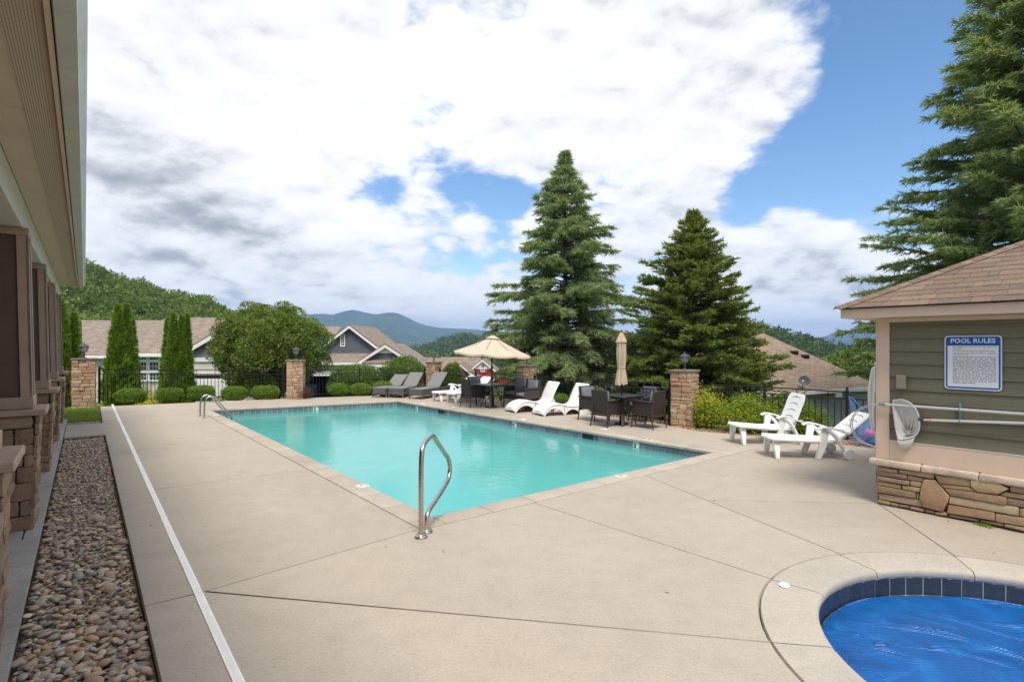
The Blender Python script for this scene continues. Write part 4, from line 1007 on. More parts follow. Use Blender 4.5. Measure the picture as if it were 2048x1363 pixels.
# ------------------------------------------------------------------ fence, stone pillars, lanterns
PILL = []
def build_pillars():
    r = random.Random(31)
    spec = [(P(168, 810).xy * 1.015, 0.60, P(168, 810).y * 1.015, 716, -.12, R(36), 'lantern pillar beside the lawn patch left of the fence gate', 12),
            (P(592, 797.5).xy * 1.013, .55, P(592, 797.5).y * 1.013, 719, -.05, R(13), 'lantern pillar in front of the round crape myrtle', 11),
            (C3, .44, C3.y, 723, -.2, R(-30), 'lantern pillar rising behind the grey wicker loungers', 10),
            (C4, .46, C4.y, 729.5, -.2, R(-36), 'lantern pillar just right of the open umbrella', 10),
            (C5, .50, C5.y, 739, -.10, R(-38), 'lantern pillar beside the yellow shrubs', 12)]
    caps = MB().box((0, 0, 0), (1.13, 1.13, .05)).mesh('cap', M['cap_brown'], True, .012, 2)
    for p, w, Y, ytop, zb, rz, lab, _ in spec:
        zt = CAMH - (ytop - YH) * Y / F; root = thing('stone_pillar', 'tan stacked stone ' + lab, 'pillar', (p.x, p.y, zb), rz, 'stone pillars of the pool fence'); h = zt - zb - .05
        MB().box((0, 0, h / 2), (w - .05, w - .05, h)).build('core', M['mortar_dark'], root)
        for k in range(4):
            a = R(90 * k); out = V((math.sin(a), -math.cos(a), 0))
            stone_face(root, out * (w / 2 - .03), a, w - .01, .01, h, S_TAN, r, (.075, .14), (.13, .30), .055, 0, .35)
        o = obj('cap', caps, root, (0, 0, h + .025), None, (w, w, 1))
        PILL.append((root, V((p.x, p.y, zt)), rz, w, zb))
        MB().box((0, 0, .01), (.01, .01, .01)).v
    labs = ['dark lantern on the leftmost stone pillar by the lawn patch', 'dark lantern on the stone pillar before the crape myrtle', 'dark lantern on the stone pillar behind the grey loungers', 'dark lantern half hidden by the open umbrella edge', 'grey lantern on the stone pillar beside the yellow shrubs']
    def lantern(lab):
        t = thing('lantern', lab, 'lantern', (0, 0, 0), 0, 'lanterns on the fence pillars')
        MB().lathe([(.085, 0), (.085, .012), (.05, .03), (.028, .045), (.024, .10), (.042, .115), (.042, .13), (.026, .145), (.024, .165), (.045, .19), (.055, .20)], 16).build('stem', M['bronze'], t, True)
        MB().lathe([(.05, .20), (.085, .235), (.105, .29), (.115, .35), (.118, .375)], 8).build('glass_bowl', M['lamp_glass'], t, False)
        cg = MB()
        for k in range(8):
            a = 2 * math.pi * k / 8; cg.tube([(r_ * math.cos(a), r_ * math.sin(a), z) for r_, z in ((.054, .20), (.089, .235), (.109, .29), (.119, .35), (.122, .378))], .005, 5)
        cg.build('glass_cage', M['bronze'], t, True)
        MB().lathe([(.150, .372), (.155, .384), (.11, .425), (.06, .462), (.022, .478), (.014, .49), (.018, .50), (.008, .52), (.0, .535)], 16).build('hood', M['bronze'], t, True)
        return t
    l0 = None; sc = (1.0, .95, .85, .85, .82)
    for (root, top, rz, w, zb), lab, s in zip(PILL, labs, sc):
        if l0 is None: l0 = lantern(lab); t = l0; t.location = top; t.rotation_euler = (0, 0, rz)
        else: t = dup(l0, top, rz, lab)
        t.scale = (s, s, s)
M['cap_brown'] = plain('pillar_cap_stone', (.22, .17, .13), .85, var=.3, scale=14, bump=.006, bscale=40)
def m_lampglass():
    t = NT('seeded_lamp_glass'); co = t.co()
    t.set(t.ramp(t.noise(co, 30, 3), [(.3, (.42, .42, .42)), (.7, (.62, .61, .58))]), .15, 0, .6)
    tr = t.n('ShaderNodeBsdfTransparent'); tr.inputs[0].default_value = (.85, .86, .86, 1); mx = t.n('ShaderNodeMixShader'); mx.inputs[0].default_value = .5
    t.l(t.b.outputs[0], mx.inputs[1]); t.l(tr.outputs[0], mx.inputs[2]); t.l(mx.outputs[0], t.out.inputs[0]); return t.m
M['lamp_glass'] = m_lampglass()
build_pillars()
def build_fence():
    pk = MB().box((0, 0, .5), (.016, .016, 1)).mesh('picket', M['iron']); cn = MB().box((0, 0, .5), (.016, .016, 1)).mesh('rail_connector', M['iron'])
    def post_mesh():
        b = MB(); b.box((0, 0, .5), (.055, .055, 1)); return b.mesh('post', M['iron'])
    pm = post_mesh(); fm = MB().lathe([(.034, 0), (.034, .012), (.014, .022), (.028, .045), (.030, .06), (.02, .08), (.0, .09)], 12).mesh('post_finial', M['iron'], True)
    def span(a, b, za, zb, lab, posts, ta=1.02, tb=1.02, sh=0.0):
        ks = 1 + sh / max(1.0, a[1]); a, b = V((a[0] * ks, a[1] * ks, za)), V((b[0] * ks, b[1] * ks, zb)); root = thing('iron_fence_section', lab, 'fence', a, 0, 'black iron fence panels round the pool deck')
        d = b - a; L = d.xy.length; rz = math.atan2(d.y, d.x)
        at = lambda t, f: d * t + V((0, 0, (ta + (tb - ta) * t) * f))
        for f in (1.0, .86, .10): MB().bar(at(0, f), at(1, f), .028, .026).build('rail', M['iron'], root)
        n = int(L / .113)
        for k in range(1, n):
            t = k / n; hgt = (ta + (tb - ta) * t)
            obj('picket', pk, root, d * t + V((0, 0, .04)), (0, 0, rz), (1, 1, hgt * .86 - .05))
            if k % 5 == 0: obj('rail_connector', cn, root, d * t + V((0, 0, hgt * .86)), (0, 0, rz), (1, 1, hgt * .14 - .012))
        for t in posts:
            hgt = (ta + (tb - ta) * t); q = obj('post', pm, root, d * t, (0, 0, rz), (1, 1, hgt + .03)); obj('post_finial', fm, root, d * t + V((0, 0, hgt + .03)))
    p1, p2 = PILL[0][1].xy, PILL[1][1].xy
    e = lambda a, b, k: a + (b - a).normalized() * k
    span(e(p1, p2, .42), e(p2, p1, .36), -.02, -.02, 'black iron fence panel behind the row of clipped boxwoods', (0, .365, .675, .99), 1.13, 1.02, .38)
    span(e(p2, C3, .36), e(C3, p2, .34), -.02, -.08, 'black iron fence panel behind the grey wicker loungers', (0.01, .42, .99), 1.02, 1.0, .45)
    span(e(C3, C4, .36), e(C4, C3, .36), -.08, -.10, 'black iron fence panel behind the open umbrella', (.01, .5, .99), 1.0, 1.0)
    span(e(C4, C5, .36), e(C5, C4, .36), -.10, -.02, 'black iron fence panel behind the white moulded loungers', (.01, .5, .99), 1.0, 1.0)
    q1, q2 = V((5.60, 12.05)), V((6.78, 11.0)); q3 = V((8.6, 9.3))
    span(e(C5, q1, .38), q1, -.02, -.02, 'black iron fence panel behind the left yellow shrub', (.02, .99), 1.0, 1.0, .3)
    span(q1 + V((.03, -.03)), q2, -.02, -.02, 'black iron fence panel behind the reclined plastic chaises', (.99,), 1.0, .98, .3)
    span(q2 + V((.03, -.03)), q3, -.02, -.02, 'black iron fence panel hung with a blue net bag', (.99,), .98, .98, .3)
    g = p1 + (p1 - p2).normalized() * 1.9
    span(e(p1, g, .45), g, -.1, -.15, 'short black iron fence panel left of the first pillar', (.02, .98), 1.12, 1.12)
build_fence()

# ------------------------------------------------------------------ furniture
def rot2(v, rz): return V((v[0] * math.cos(rz) - v[1] * math.sin(rz), v[0] * math.sin(rz) + v[1] * math.cos(rz), 0))
RZ2 = math.atan2(D2.y, D2.x); RZ1 = math.atan2(D1.y, D1.x)
def armchair(label):                          # faces +x
    t = thing('wicker_armchair', label, 'chair', group='wicker chairs at the patio tables'); w = .56
    MB().box((.0, 0, .345), (.50, w - .09, .07)).build('seat', M['wicker'], t, False, .01)
    MB().box((.035, 0, .425), (.48, w - .12, .09)).build('seat_cushion', M['cushion'], t, True, .025, 2)
    rb = Matrix.Rotation(-.14, 3, 'Y')
    MB().box((-.275, 0, .60), (.045, w - .06, .55), rb).build('backrest', M['wicker'], t, True, .012)
    MB().box((-.215, 0, .655), (.085, w - .13, .40), rb).build('back_cushion', M['cushion'], t, True, .028, 2)
    for s in (-1, 1):
        y = s * (w / 2 - .022)
        pts = [(-.27, y, .33), (-.12, y, .30), (.05, y, .305), (.20, y, .30), (.275, y, .26), (.275, y, .60), (-.30, y, .63), (-.30, y, .26)]
        MB().ext(pts, (0, -s * .042, 0)).build('side_panel', M['wicker'], t, False, .006)
        MB().box((-.01, s * (w / 2 - .03), .625), (.60, .07, .03)).build('armrest', M['wicker'], t, True, .01)
        for x, sx in ((.255, .02), (-.27, -.05)):
            MB().tube([(x, y, .34), (x + sx, y + s * .012, 0)], [.019, .014], 8).build('leg', M['legbrown'], t, True)
    MB().box((.262, 0, .30), (.025, w - .1, .09)).build('apron', M['legbrown'], t, False, .004); MB().box((-.275, 0, .30), (.025, w - .1, .07)).build('apron', M['legbrown'], t, False, .004)
    return t
M['legbrown'] = plain('brown_frame', (.055, .032, .022), .45, var=.2)
def patio_table(loc, rz, label, side=.86):
    t = thing('patio_table', label, 'table', loc, rz, 'dark square patio tables'); s = side / 2
    MB().box((0, 0, .712), (side, side, .022)).build('table_top', M['ttop'], t, True, .005)
    for k in range(4):
        a = R(45 + 90 * k); c, q = math.cos(a), math.sin(a)
        MB().bar((c * .10, q * .10, .70), (c * .36, q * .36, 0), .05, .03).build('leg', M['tframe'], t, False, .004)
    MB().box((0, 0, .68), (side * .82, side * .82, .035)).build('apron', M['tframe'], t, False, .004)
    MB().lathe([(.045, .52), (.045, .70)], 12).build('umbrella_sleeve', M['tframe'], t, True)
    return t
def open_umbrella(loc, label):
    t = thing('patio_umbrella', label, 'umbrella', loc, 0, 'tan patio umbrellas')
    MB().tube([(0, 0, 0.02), (0, 0, 2.2)], .021, 10).build('pole', M['umb_pole'], t, True)
    MB().lathe([(.17, 0), (.175, .02), (.15, .045), (.05, .06), (.035, .2), (.028, .26)], 20).build('base', M['umb_pole'], t, True)
    MB().lathe([(.028, 1.18), (.034, 1.19), (.034, 1.26), (.028, 1.27)], 10).build('crank_box', M['umb_pole'], t, True)
    tilt = Matrix.Rotation(R(4), 3, 'Y'); piv = V((0, 0, 1.75)); n = 8; a0 = R(171); rad, zr, za = 1.21, 1.66, 2.20
    T = lambda p: tilt @ (V(p) - piv) + piv
    cp = lambda k, r_, z: (r_ * math.cos(a0 + 2 * math.pi * k / n), r_ * math.sin(a0 + 2 * math.pi * k / n), z)
    vs, fs = [], []; rings = 9
    for i in range(rings):
        f = .14 + .86 * i / (rings - 1)
        for k in range(n * 6):
            kk = k / 6; fr_ = kk - math.floor(kk); sag = math.sin(fr_ * math.pi); a = a0 + 2 * math.pi * math.floor(kk) / n
            p0, p1 = V(cp(math.floor(kk), rad * f, 0)), V(cp(math.floor(kk) + 1, rad * f, 0)); p = p0.lerp(p1, fr_)
            z = za - (za - zr) * f - .02 * math.sin(math.pi * f) - .045 * sag * f * f; p *= 1 - .025 * sag * (i == rings - 1); vs.append(T((p.x, p.y, z)))
    N = n * 6
    for i in range(rings - 1):
        for k in range(N): q = (k + 1) % N; fs.append((i * N + k, i * N + q, (i + 1) * N + q, (i + 1) * N + k))
    m0 = len(vs)
    for k in range(N): p = V(vs[(rings - 1) * N + k]); vs.append(p * 1.0 + V((0, 0, -.055)) + V((p.x, p.y, 0)) * .005)
    for k in range(N): q = (k + 1) % N; fs.append(((rings - 1) * N + k, (rings - 1) * N + q, m0 + q, m0 + k))
    MB().add(vs, fs).build('canopy', M['canvas'], t, True)
    vs = [T((0, 0, za + .035))] + [T(cp(k, .24, za - .075)) for k in range(n)]; MB().add(vs, [(0, 1 + k, 1 + (k + 1) % n) for k in range(n)]).build('canopy_vent', M['canvas'], t)
    MB().lathe([(.018, 0), (.026, .02), (.02, .045), (0, .06)], 10, T((0, 0, za + .025))).build('finial', M['umb_pole'], t, True)
    for k in range(n):
        MB().tube([T((0, 0, za - .02)), T(cp(k, rad * .98, zr - .012))], .009, 6).build('rib', M['umb_pole'], t, True)
        MB().tube([T((0, 0, 1.62)), T(cp(k, rad * .5, (za + zr) / 2 - .03))], .007, 6).build('strut', M['umb_pole'], t, True)
    MB().lathe([(.03, 1.58), (.045, 1.60), (.045, 1.65), (.03, 1.67)], 10).build('runner', M['umb_pole'], t, True)
    return t
M['umb_pole'] = plain('dark_umbrella_pole', (.03, .026, .024), .4, .2, var=.2)
def closed_umbrella(loc, label, prof, mat, pole_top, pole_r=.02, base=True, name='patio_umbrella', tie=None):
    t = thing(name, label, 'umbrella', loc, 0, 'tan patio umbrellas' if base else None)
    MB().tube([(0, 0, .02), (0, 0, pole_top)], pole_r, 10).build('pole', M['umb_pole'] if base else M['alu'], t, True)
    if base: MB().lathe([(.17, 0), (.175, .02), (.15, .045), (.05, .06), (.035, .2), (.028, .26)], 20).build('base', M['umb_pole'], t, True)
    seg = 48; vs, fs = [], []; r = random.Random(5); pr = spline([V((a, 0, b)) for a, b in prof], 4)
    for i, p in enumerate(pr):
        f = i / (len(pr) - 1)
        for k in range(seg):
            a = 2 * math.pi * k / seg; fold = 1 + .16 * math.cos(8 * a + .8 * math.sin(3 * f * 3)) * min(1, p.x / .05); rr_ = p.x * fold
            vs.append((rr_ * math.cos(a), rr_ * math.sin(a), p.z + (.02 * math.cos(8 * a + 1) if i == 0 else 0)))
    for i in range(len(pr) - 1):
        for k in range(seg): q = (k + 1) % seg; fs.append((i * seg + k, i * seg + q, (i + 1) * seg + q, (i + 1) * seg + k))
    MB().add(vs, fs).build('folded_canopy', mat, t, True)
    if tie:
        MB().lathe([(tie[0], tie[1] - .014), (tie[0] + .006, tie[1] - .01), (tie[0] + .006, tie[1] + .01), (tie[0], tie[1] + .014)], 24).build('tie_strap', mat, t, True)
    MB().lathe([(.014, 0), (.024, .02), (.018, .045), (0, .06)], 10, (0, 0, pole_top - .01)).build('finial', M['umb_pole'] if base else M['alu'], t, True)
    return t
def build_tables():
    T2 = V((2.66, 13.25, 0)); T1 = V((-.62, 16.85, 0))
    patio_table(T2, RZ2, 'dark square patio table under the closed umbrella'); patio_table(T1, RZ2, 'dark square patio table under the open umbrella')
    ca = armchair('wicker armchair left of the closed umbrella, its woven back to the pool'); ca.location = V((2.32, 13.10, 0)) + V((-.02, -.06, 0)); ca.rotation_euler = (0, 0, RZ2)
    G = 'wicker chairs at the patio tables'
    dup(ca, V((3.20, 12.80, 0)), RZ1 + .05, 'wicker armchair right of the closed umbrella, nearest the pool', G)
    dup(ca, T2 + D2 * .80 + V((.05, .1, 0)), RZ2 + math.pi, 'wicker armchair on the fence side of the closed umbrella', G)
    dup(ca, T2 + D1 * .82 + V((-.05, .05, 0)), RZ1 + math.pi, 'wicker armchair half hidden behind the one left of the closed umbrella', G)
    dup(ca, V((-1.20, 17.05, 0)), RZ2, 'wicker armchair left of the open umbrella pole, its back to the pool', G)
    dup(ca, V((-1.10, 18.05, 0)), RZ1 + math.pi, 'wicker armchair behind the table of the open umbrella on its left', G)
    dup(ca, V((.12, 17.25, 0)), RZ2 + math.pi + .1, 'left of the two wicker armchairs right of the open umbrella', G)
    dup(ca, V((.46, 16.55, 0)), RZ2 + math.pi - .05, 'right of the two wicker armchairs right of the open umbrella', G)
    open_umbrella(T1, 'open tan octagonal patio umbrella over a dark table')
    closed_umbrella(T2, 'closed beige patio umbrella tied round its pole', [(.135, .97), (.125, 1.06), (.105, 1.22), (.085, 1.38), (.098, 1.52), (.108, 1.75), (.100, 1.97), (.122, 2.0), (.09, 2.09), (.035, 2.22), (.012, 2.235)], M['canvas2'], 2.24, tie=(.092, 1.385))
    # white folded umbrella behind the pool house corner
    q = Q(1752, 830, 7.6); w = closed_umbrella((q.x, q.y, 0), 'white folded umbrella standing behind the pool house corner', [(.05, .78), (.075, .95), (.085, 1.25), (.07, 1.45), (.05, 1.6), (.025, 1.64)], M['white'], 1.66, .012, False, 'folded_umbrella')
build_tables()

def grey_lounger(label):                      # foot end at x=0, head towards +x
    t = thing('wicker_lounger', label, 'sun lounger', group='grey wicker sun loungers'); w, L = .60, 1.85
    for s in (-1, 1):
        MB().box((L / 2, s * (w / 2 - .02), .235), (L - .01, .035, .23)).build('side_panel', M['gwicker'], t, False, .006)
        for x in (.03, L - .03): MB().box((x, s * (w / 2 - .025), .17), (.05, .05, .34)).build('leg', M['gwicker'], t, False, .005)
    MB().box((.02, 0, .235), (.035, w - .075, .23)).build('foot_panel', M['gwicker'], t, False, .006); MB().box((L - .02, 0, .235), (.035, w - .075, .23)).build('head_panel', M['gwicker'], t, False, .006)
    MB().box((.56, 0, .345), (1.12, w - .02, .03)).build('seat', M['gfab'], t, True, .008)
    return t
def build_loungers():
    specs = [((P(743.3, 794.5) + P(773.6, 794.5)) / 2, 75, 30, 'leftmost grey wicker sun lounger, its back lowest'), ((P(775.5, 795.3) + P(807, 795.3)) / 2, 74, 38, 'middle grey wicker sun lounger'), ((P(817, 796.6) + P(845, 798.6)) / 2, 65, 42, 'rightmost grey wicker sun lounger in front of a stone pillar')]
    base = grey_lounger(specs[0][3]); first = True
    for p, dg, ba, lab in specs:
        t = base if first else dup(base, p, R(dg), lab)
        t.location = p; t.rotation_euler = (0, 0, R(dg)); first = False
    for t, (p, dg, ba, lab) in zip([o for o in scn.objects if o.name.startswith('wicker_lounger')], specs):
        rb = Matrix.Rotation(-R(ba), 3, 'Y'); Lb = .78
        MB().box(V((1.12, 0, .36)) + rb @ V((Lb / 2, 0, 0)), (Lb, .58, .03), rb).build('backrest', M['gfab'], t, True, .008)
        for s in (-1, 1): MB().tube([V((1.12, s * .2, .34)) + rb @ V((.5, 0, 0)), V((1.68, s * .2, .34))], .012, 6).build('back_stay', M['gwicker'], t, True)
    # white moulded S-shaped loungers
    def moulded(label):
        t = thing('moulded_lounger', label, 'sun lounger', group='white moulded sun loungers'); w = .64
        top = spline([V((x, 0, z)) for x, z in ((0, .05), (.05, .15), (.16, .24), (.34, .305), (.52, .305), (.70, .265), (.86, .235), (1.02, .225), (1.16, .25), (1.235, .33), (1.30, .47), (1.40, .66), (1.50, .82))], 3)
        nrow = len(top); ny = 9; vs, fs = [], []
        for i, p in enumerate(top):
            for j in range(ny):
                y = -w / 2 + w * j / (ny - 1); e = abs(2 * y / w); vs.append((p.x, y, p.z - .02 * e ** 4 + (.012 * e * e if p.x > 1.1 else 0)))
        for i in range(nrow - 1):
            for j in range(ny - 1): fs.append((i * ny + j, i * ny + j + 1, (i + 1) * ny + j + 1, (i + 1) * ny + j))
        me = MB().add(vs, fs).mesh('shell', M['plastic2'], True); o = obj('shell', me, t); md = o.modifiers.new('thickness', 'SOLIDIFY'); md.thickness = .025; md.offset = -1
        def arch(x0, x1, h): return lambda x: h * max(0, math.sin(math.pi * (x - x0) / (x1 - x0))) ** .55
        zat = lambda x: np.interp(x, [p.x for p in top], [p.z for p in top])
        for s in (-1, 1):
            for (x0, x1, h) in ((0.0, .66, .20), (.66, 1.18, .15)):
                f = arch(x0 + .03, x1 - .03, h); xs = np.linspace(x0 + .01, x1 - .01, 17); y = s * w / 2
                up = [V((x, y, float(zat(x)) - .03)) for x in xs]; lo = [V((x, y + s * .012, float(min(f(x), zat(x) - .05)) if x0 + .03 < x < x1 - .03 else 0)) for x in xs]
                MB().ext(lo + up[::-1], (0, -s * .022, 0)).build('side_skirt', M['plastic2'], t, True)
            pts = [V((1.12, s * w / 2, .235)), V((1.20, s * w / 2, .25)), V((1.27, s * w / 2, .38)), V((1.36, s * w / 2, .20)), V((1.56, s * w / 2, .04)), V((1.56, s * w / 2, 0)), V((1.16, s * w / 2, 0))]
            MB().ext(pts, (0, -s * .022, 0)).build('side_skirt', M['plastic2'], t, True)
        MB().add([V((1.29, -w / 2, .42)), V((1.29, w / 2, .42)), V((1.38, w / 2, .20)), V((1.38, -w / 2, .20)), V((1.57, w / 2, .03)), V((1.57, -w / 2, .03))], [(0, 1, 2, 3), (3, 2, 4, 5)]).build('rear_support', M['plastic2'], t, True)
        # front end with an arch between two feet
        ys = np.linspace(-w / 2 + .001, w / 2 - .001, 15); lo = [V((-.012, y, .13 * max(0, 1 - (2 * y / w) ** 2) ** .6)) for y in ys]; up = [V((.03, y, .155)) for y in ys]
        MB().ext(lo + up[::-1], (.02, 0, .0)).build('foot_arch', M['plastic2'], t, True)
        return t
    ax = math.atan2(.47, .88)
    m1 = moulded('white moulded S-shaped sun lounger, left of the two'); m1.location = (P(1004.6, 821.5) + P(1036.4, 825.6)) / 2; m1.rotation_euler = (0, 0, ax)
    dup(m1, (P(1060, 827.7) + P(1092.8, 832.8)) / 2, ax, 'white moulded S-shaped sun lounger nearer the wicker chairs')
    # white folding plastic chaises
    def slotted(w, L, n, arc, name, t, mat4, head=False, thick=.022, r0=.12):
        # a panel with real slots; local x along, y across
        bm = bmesh.new(); seg = []
        vs2, es2 = [], []
        def lp(pts): k = len(vs2); vs2.extend(V(p) for p in pts); m_ = len(pts); es2.extend((k + i, k + (i + 1) % m_) for i in range(m_))
        out = []; rr_ = .10 if head else .05
        for (cx, cy, a0, rad) in ((L - rr_, w / 2 - rr_, 0, rr_), (.02, w / 2 - .02, 90, .02), (.02, -w / 2 + .02, 180, .02), (L - rr_, -w / 2 + rr_, 270, rr_)):
            for k in range(7): a = R(a0 + 15 * k); out.append((cx + rad * math.cos(a), cy + rad * math.sin(a)))
        lp(out); holes = []
        for i in range(n):
            x = L * (i + .6) / (n + .35); sw = w * .27
            up = [(x + arc * math.cos(k / 6 * math.pi / 1 * .5) + .010, k / 6 * sw) for k in range(-6, 7)]; dn = [(x + arc * math.cos(k / 6 * math.pi * .5) - .008, k / 6 * sw) for k in range(6, -7, -1)]
            h = up + dn; holes.append(h); lp(h)
        if head:
            h = [(L - .075 + .014 * math.sin(a), .045 * math.cos(a)) for a in np.linspace(0, 6.283, 13)[:-1]]; holes.append(h); lp(h)
        ov, oe, of, a_, b_, c_ = delaunay_2d_cdt(vs2, es2, [], 0, 1e-6)
        mb = MB(); fs = []
        for f in of:
            c = (ov[f[0]] + ov[f[1]] + ov[f[2]]) / 3
            if inside(c, out) and not any(inside(c, h) for h in holes): fs.append(f)
        mb.add([(p.x, p.y, 0) for p in ov], fs); me = mb.mesh(name, M['plastic'])
        me.transform(mat4); o = obj(name, me, t); md = o.modifiers.new('thickness', 'SOLIDIFY'); md.thickness = thick; md.offset = 0; return o
    def chaise(label, back_deg, foot_z=.31, seat_x=.62, back_len=.72, arm=True):
        t = thing('plastic_chaise', label, 'sun lounger', group='white folding plastic chaises'); w = .50
        pitch = math.atan2(.30 - foot_z, .66)
        slotted(w, .66, 3, .02, 'leg_rest', t, Matrix.Translation((-.02, 0, foot_z)) @ Matrix.Rotation(-pitch, 4, 'Y'))
        slotted(w - .03, .44, 2, .02, 'seat', t, Matrix.Translation((.65, 0, .295)))
        slotted(w, back_len, 5, .03, 'backrest', t, Matrix.Translation((1.07, 0, .30)) @ Matrix.Rotation(-R(back_deg), 4, 'Y'), True)
        for s in (-1, 1):   # raised rims
            MB().tube([(0, s * (w / 2 - .012), foot_z), (.64, s * (w / 2 - .012), .30), (1.08, s * (w / 2 - .02), .29)], .032, 8).build('side_rail', M['plastic'], t, True)
            b0 = V((1.08, s * (w / 2 - .008), .30)); d = V((math.cos(R(back_deg)), 0, math.sin(R(back_deg)))); MB().tube([b0, b0 + d * (back_len - .1)], .016, 8).build('back_rail', M['plastic'], t, True)
            # foot legs
            pts = [V((.01, s * w * .42, foot_z - .01)), V((.13, s * w * .42, foot_z - .01)), V((.105, s * w * .52, 0)), V((.035, s * w * .52, 0))]
            MB().ext(pts, (0, -s * .060, 0)).build('foot_leg', M['plastic'], t, True, .008)
            y = s * (w / 2 + .028)
            mid = [V((.68, y, 0)), V((.775, y, 0)), V((.875, y, .24)), V((.915, y, .50)), V((.79, y, .52)), V((.765, y, .30))]
            MB().ext(mid, (0, -s * .052, 0)).build('front_leg', M['plastic'], t, True, .010)
            st = spline([V((.86, y, .52)), V((1.0, y, .40)), V((1.10, y, .24)), V((1.20, y, .08))], 5); MB().tube(st, [.037 - .006 * k / len(st) for k in range(len(st))], 8).build('rear_leg', M['plastic'], t, True)
            whl = MB().lathe([(.03, -.030), (.088, -.028), (.094, -.016), (.094, .016), (.088, .028), (.03, .030)], 24); o = whl.build('wheel', M['plastic'], t, True, loc=(1.22, y + s * .02, .094), rot=(R(90), 0, 0))
            ar = spline([V((.72, y, .515)), V((.82, y, .545)), V((.98, y, .52)), V((1.16, y, .46)), V((1.24, y, .45))], 4); a_ = MB()
            for p, q in zip(ar, ar[1:]): a_.bar(p - (q - p) * .04, q + (q - p) * .04, .075, .030)
            a_.build('armrest', M['plastic'], t)
        MB().tube(spline([(.04, -w / 2 + .012, foot_z), (-.015, -w / 2 + .06, foot_z), (-.022, 0, foot_z), (-.015, w / 2 - .06, foot_z), (.04, w / 2 - .012, foot_z)], 4), .026, 8).build('foot_rim', M['plastic'], t, True)
        ys = np.linspace(-w * .42, w * .42, 13); lo = [V((.05, y, foot_z - .03 - .11 * (abs(y) / (w * .42)) ** 3)) for y in ys]; up = [V((.05, y, foot_z - .008)) for y in ys]
        MB().ext(lo + up[::-1], (.03, 0, 0)).build('foot_apron', M['plastic'], t, True)
        return t
    c1 = chaise('white plastic chaise nearest the pool house, its back half reclined', 40, .33); c1.location = (4.47, 9.53, 0); c1.rotation_euler = (0, 0, R(-3))
    c2 = chaise('white plastic chaise with upright back before the yellow shrubs', 68, .36); c2.location = (4.40, 10.78, 0); c2.rotation_euler = (0, 0, R(6))
    a = math.atan2(.66, .75)
    c3 = chaise('white plastic chaise beside the rightmost grey lounger', 45, .30); c3.location = V((-2.60, 18.60, 0)); c3.rotation_euler = (0, 0, a)
    dup(c3, V((-2.06, 18.16, 0)), a, 'white plastic chaise nearest the open umbrella table')
build_loungers()

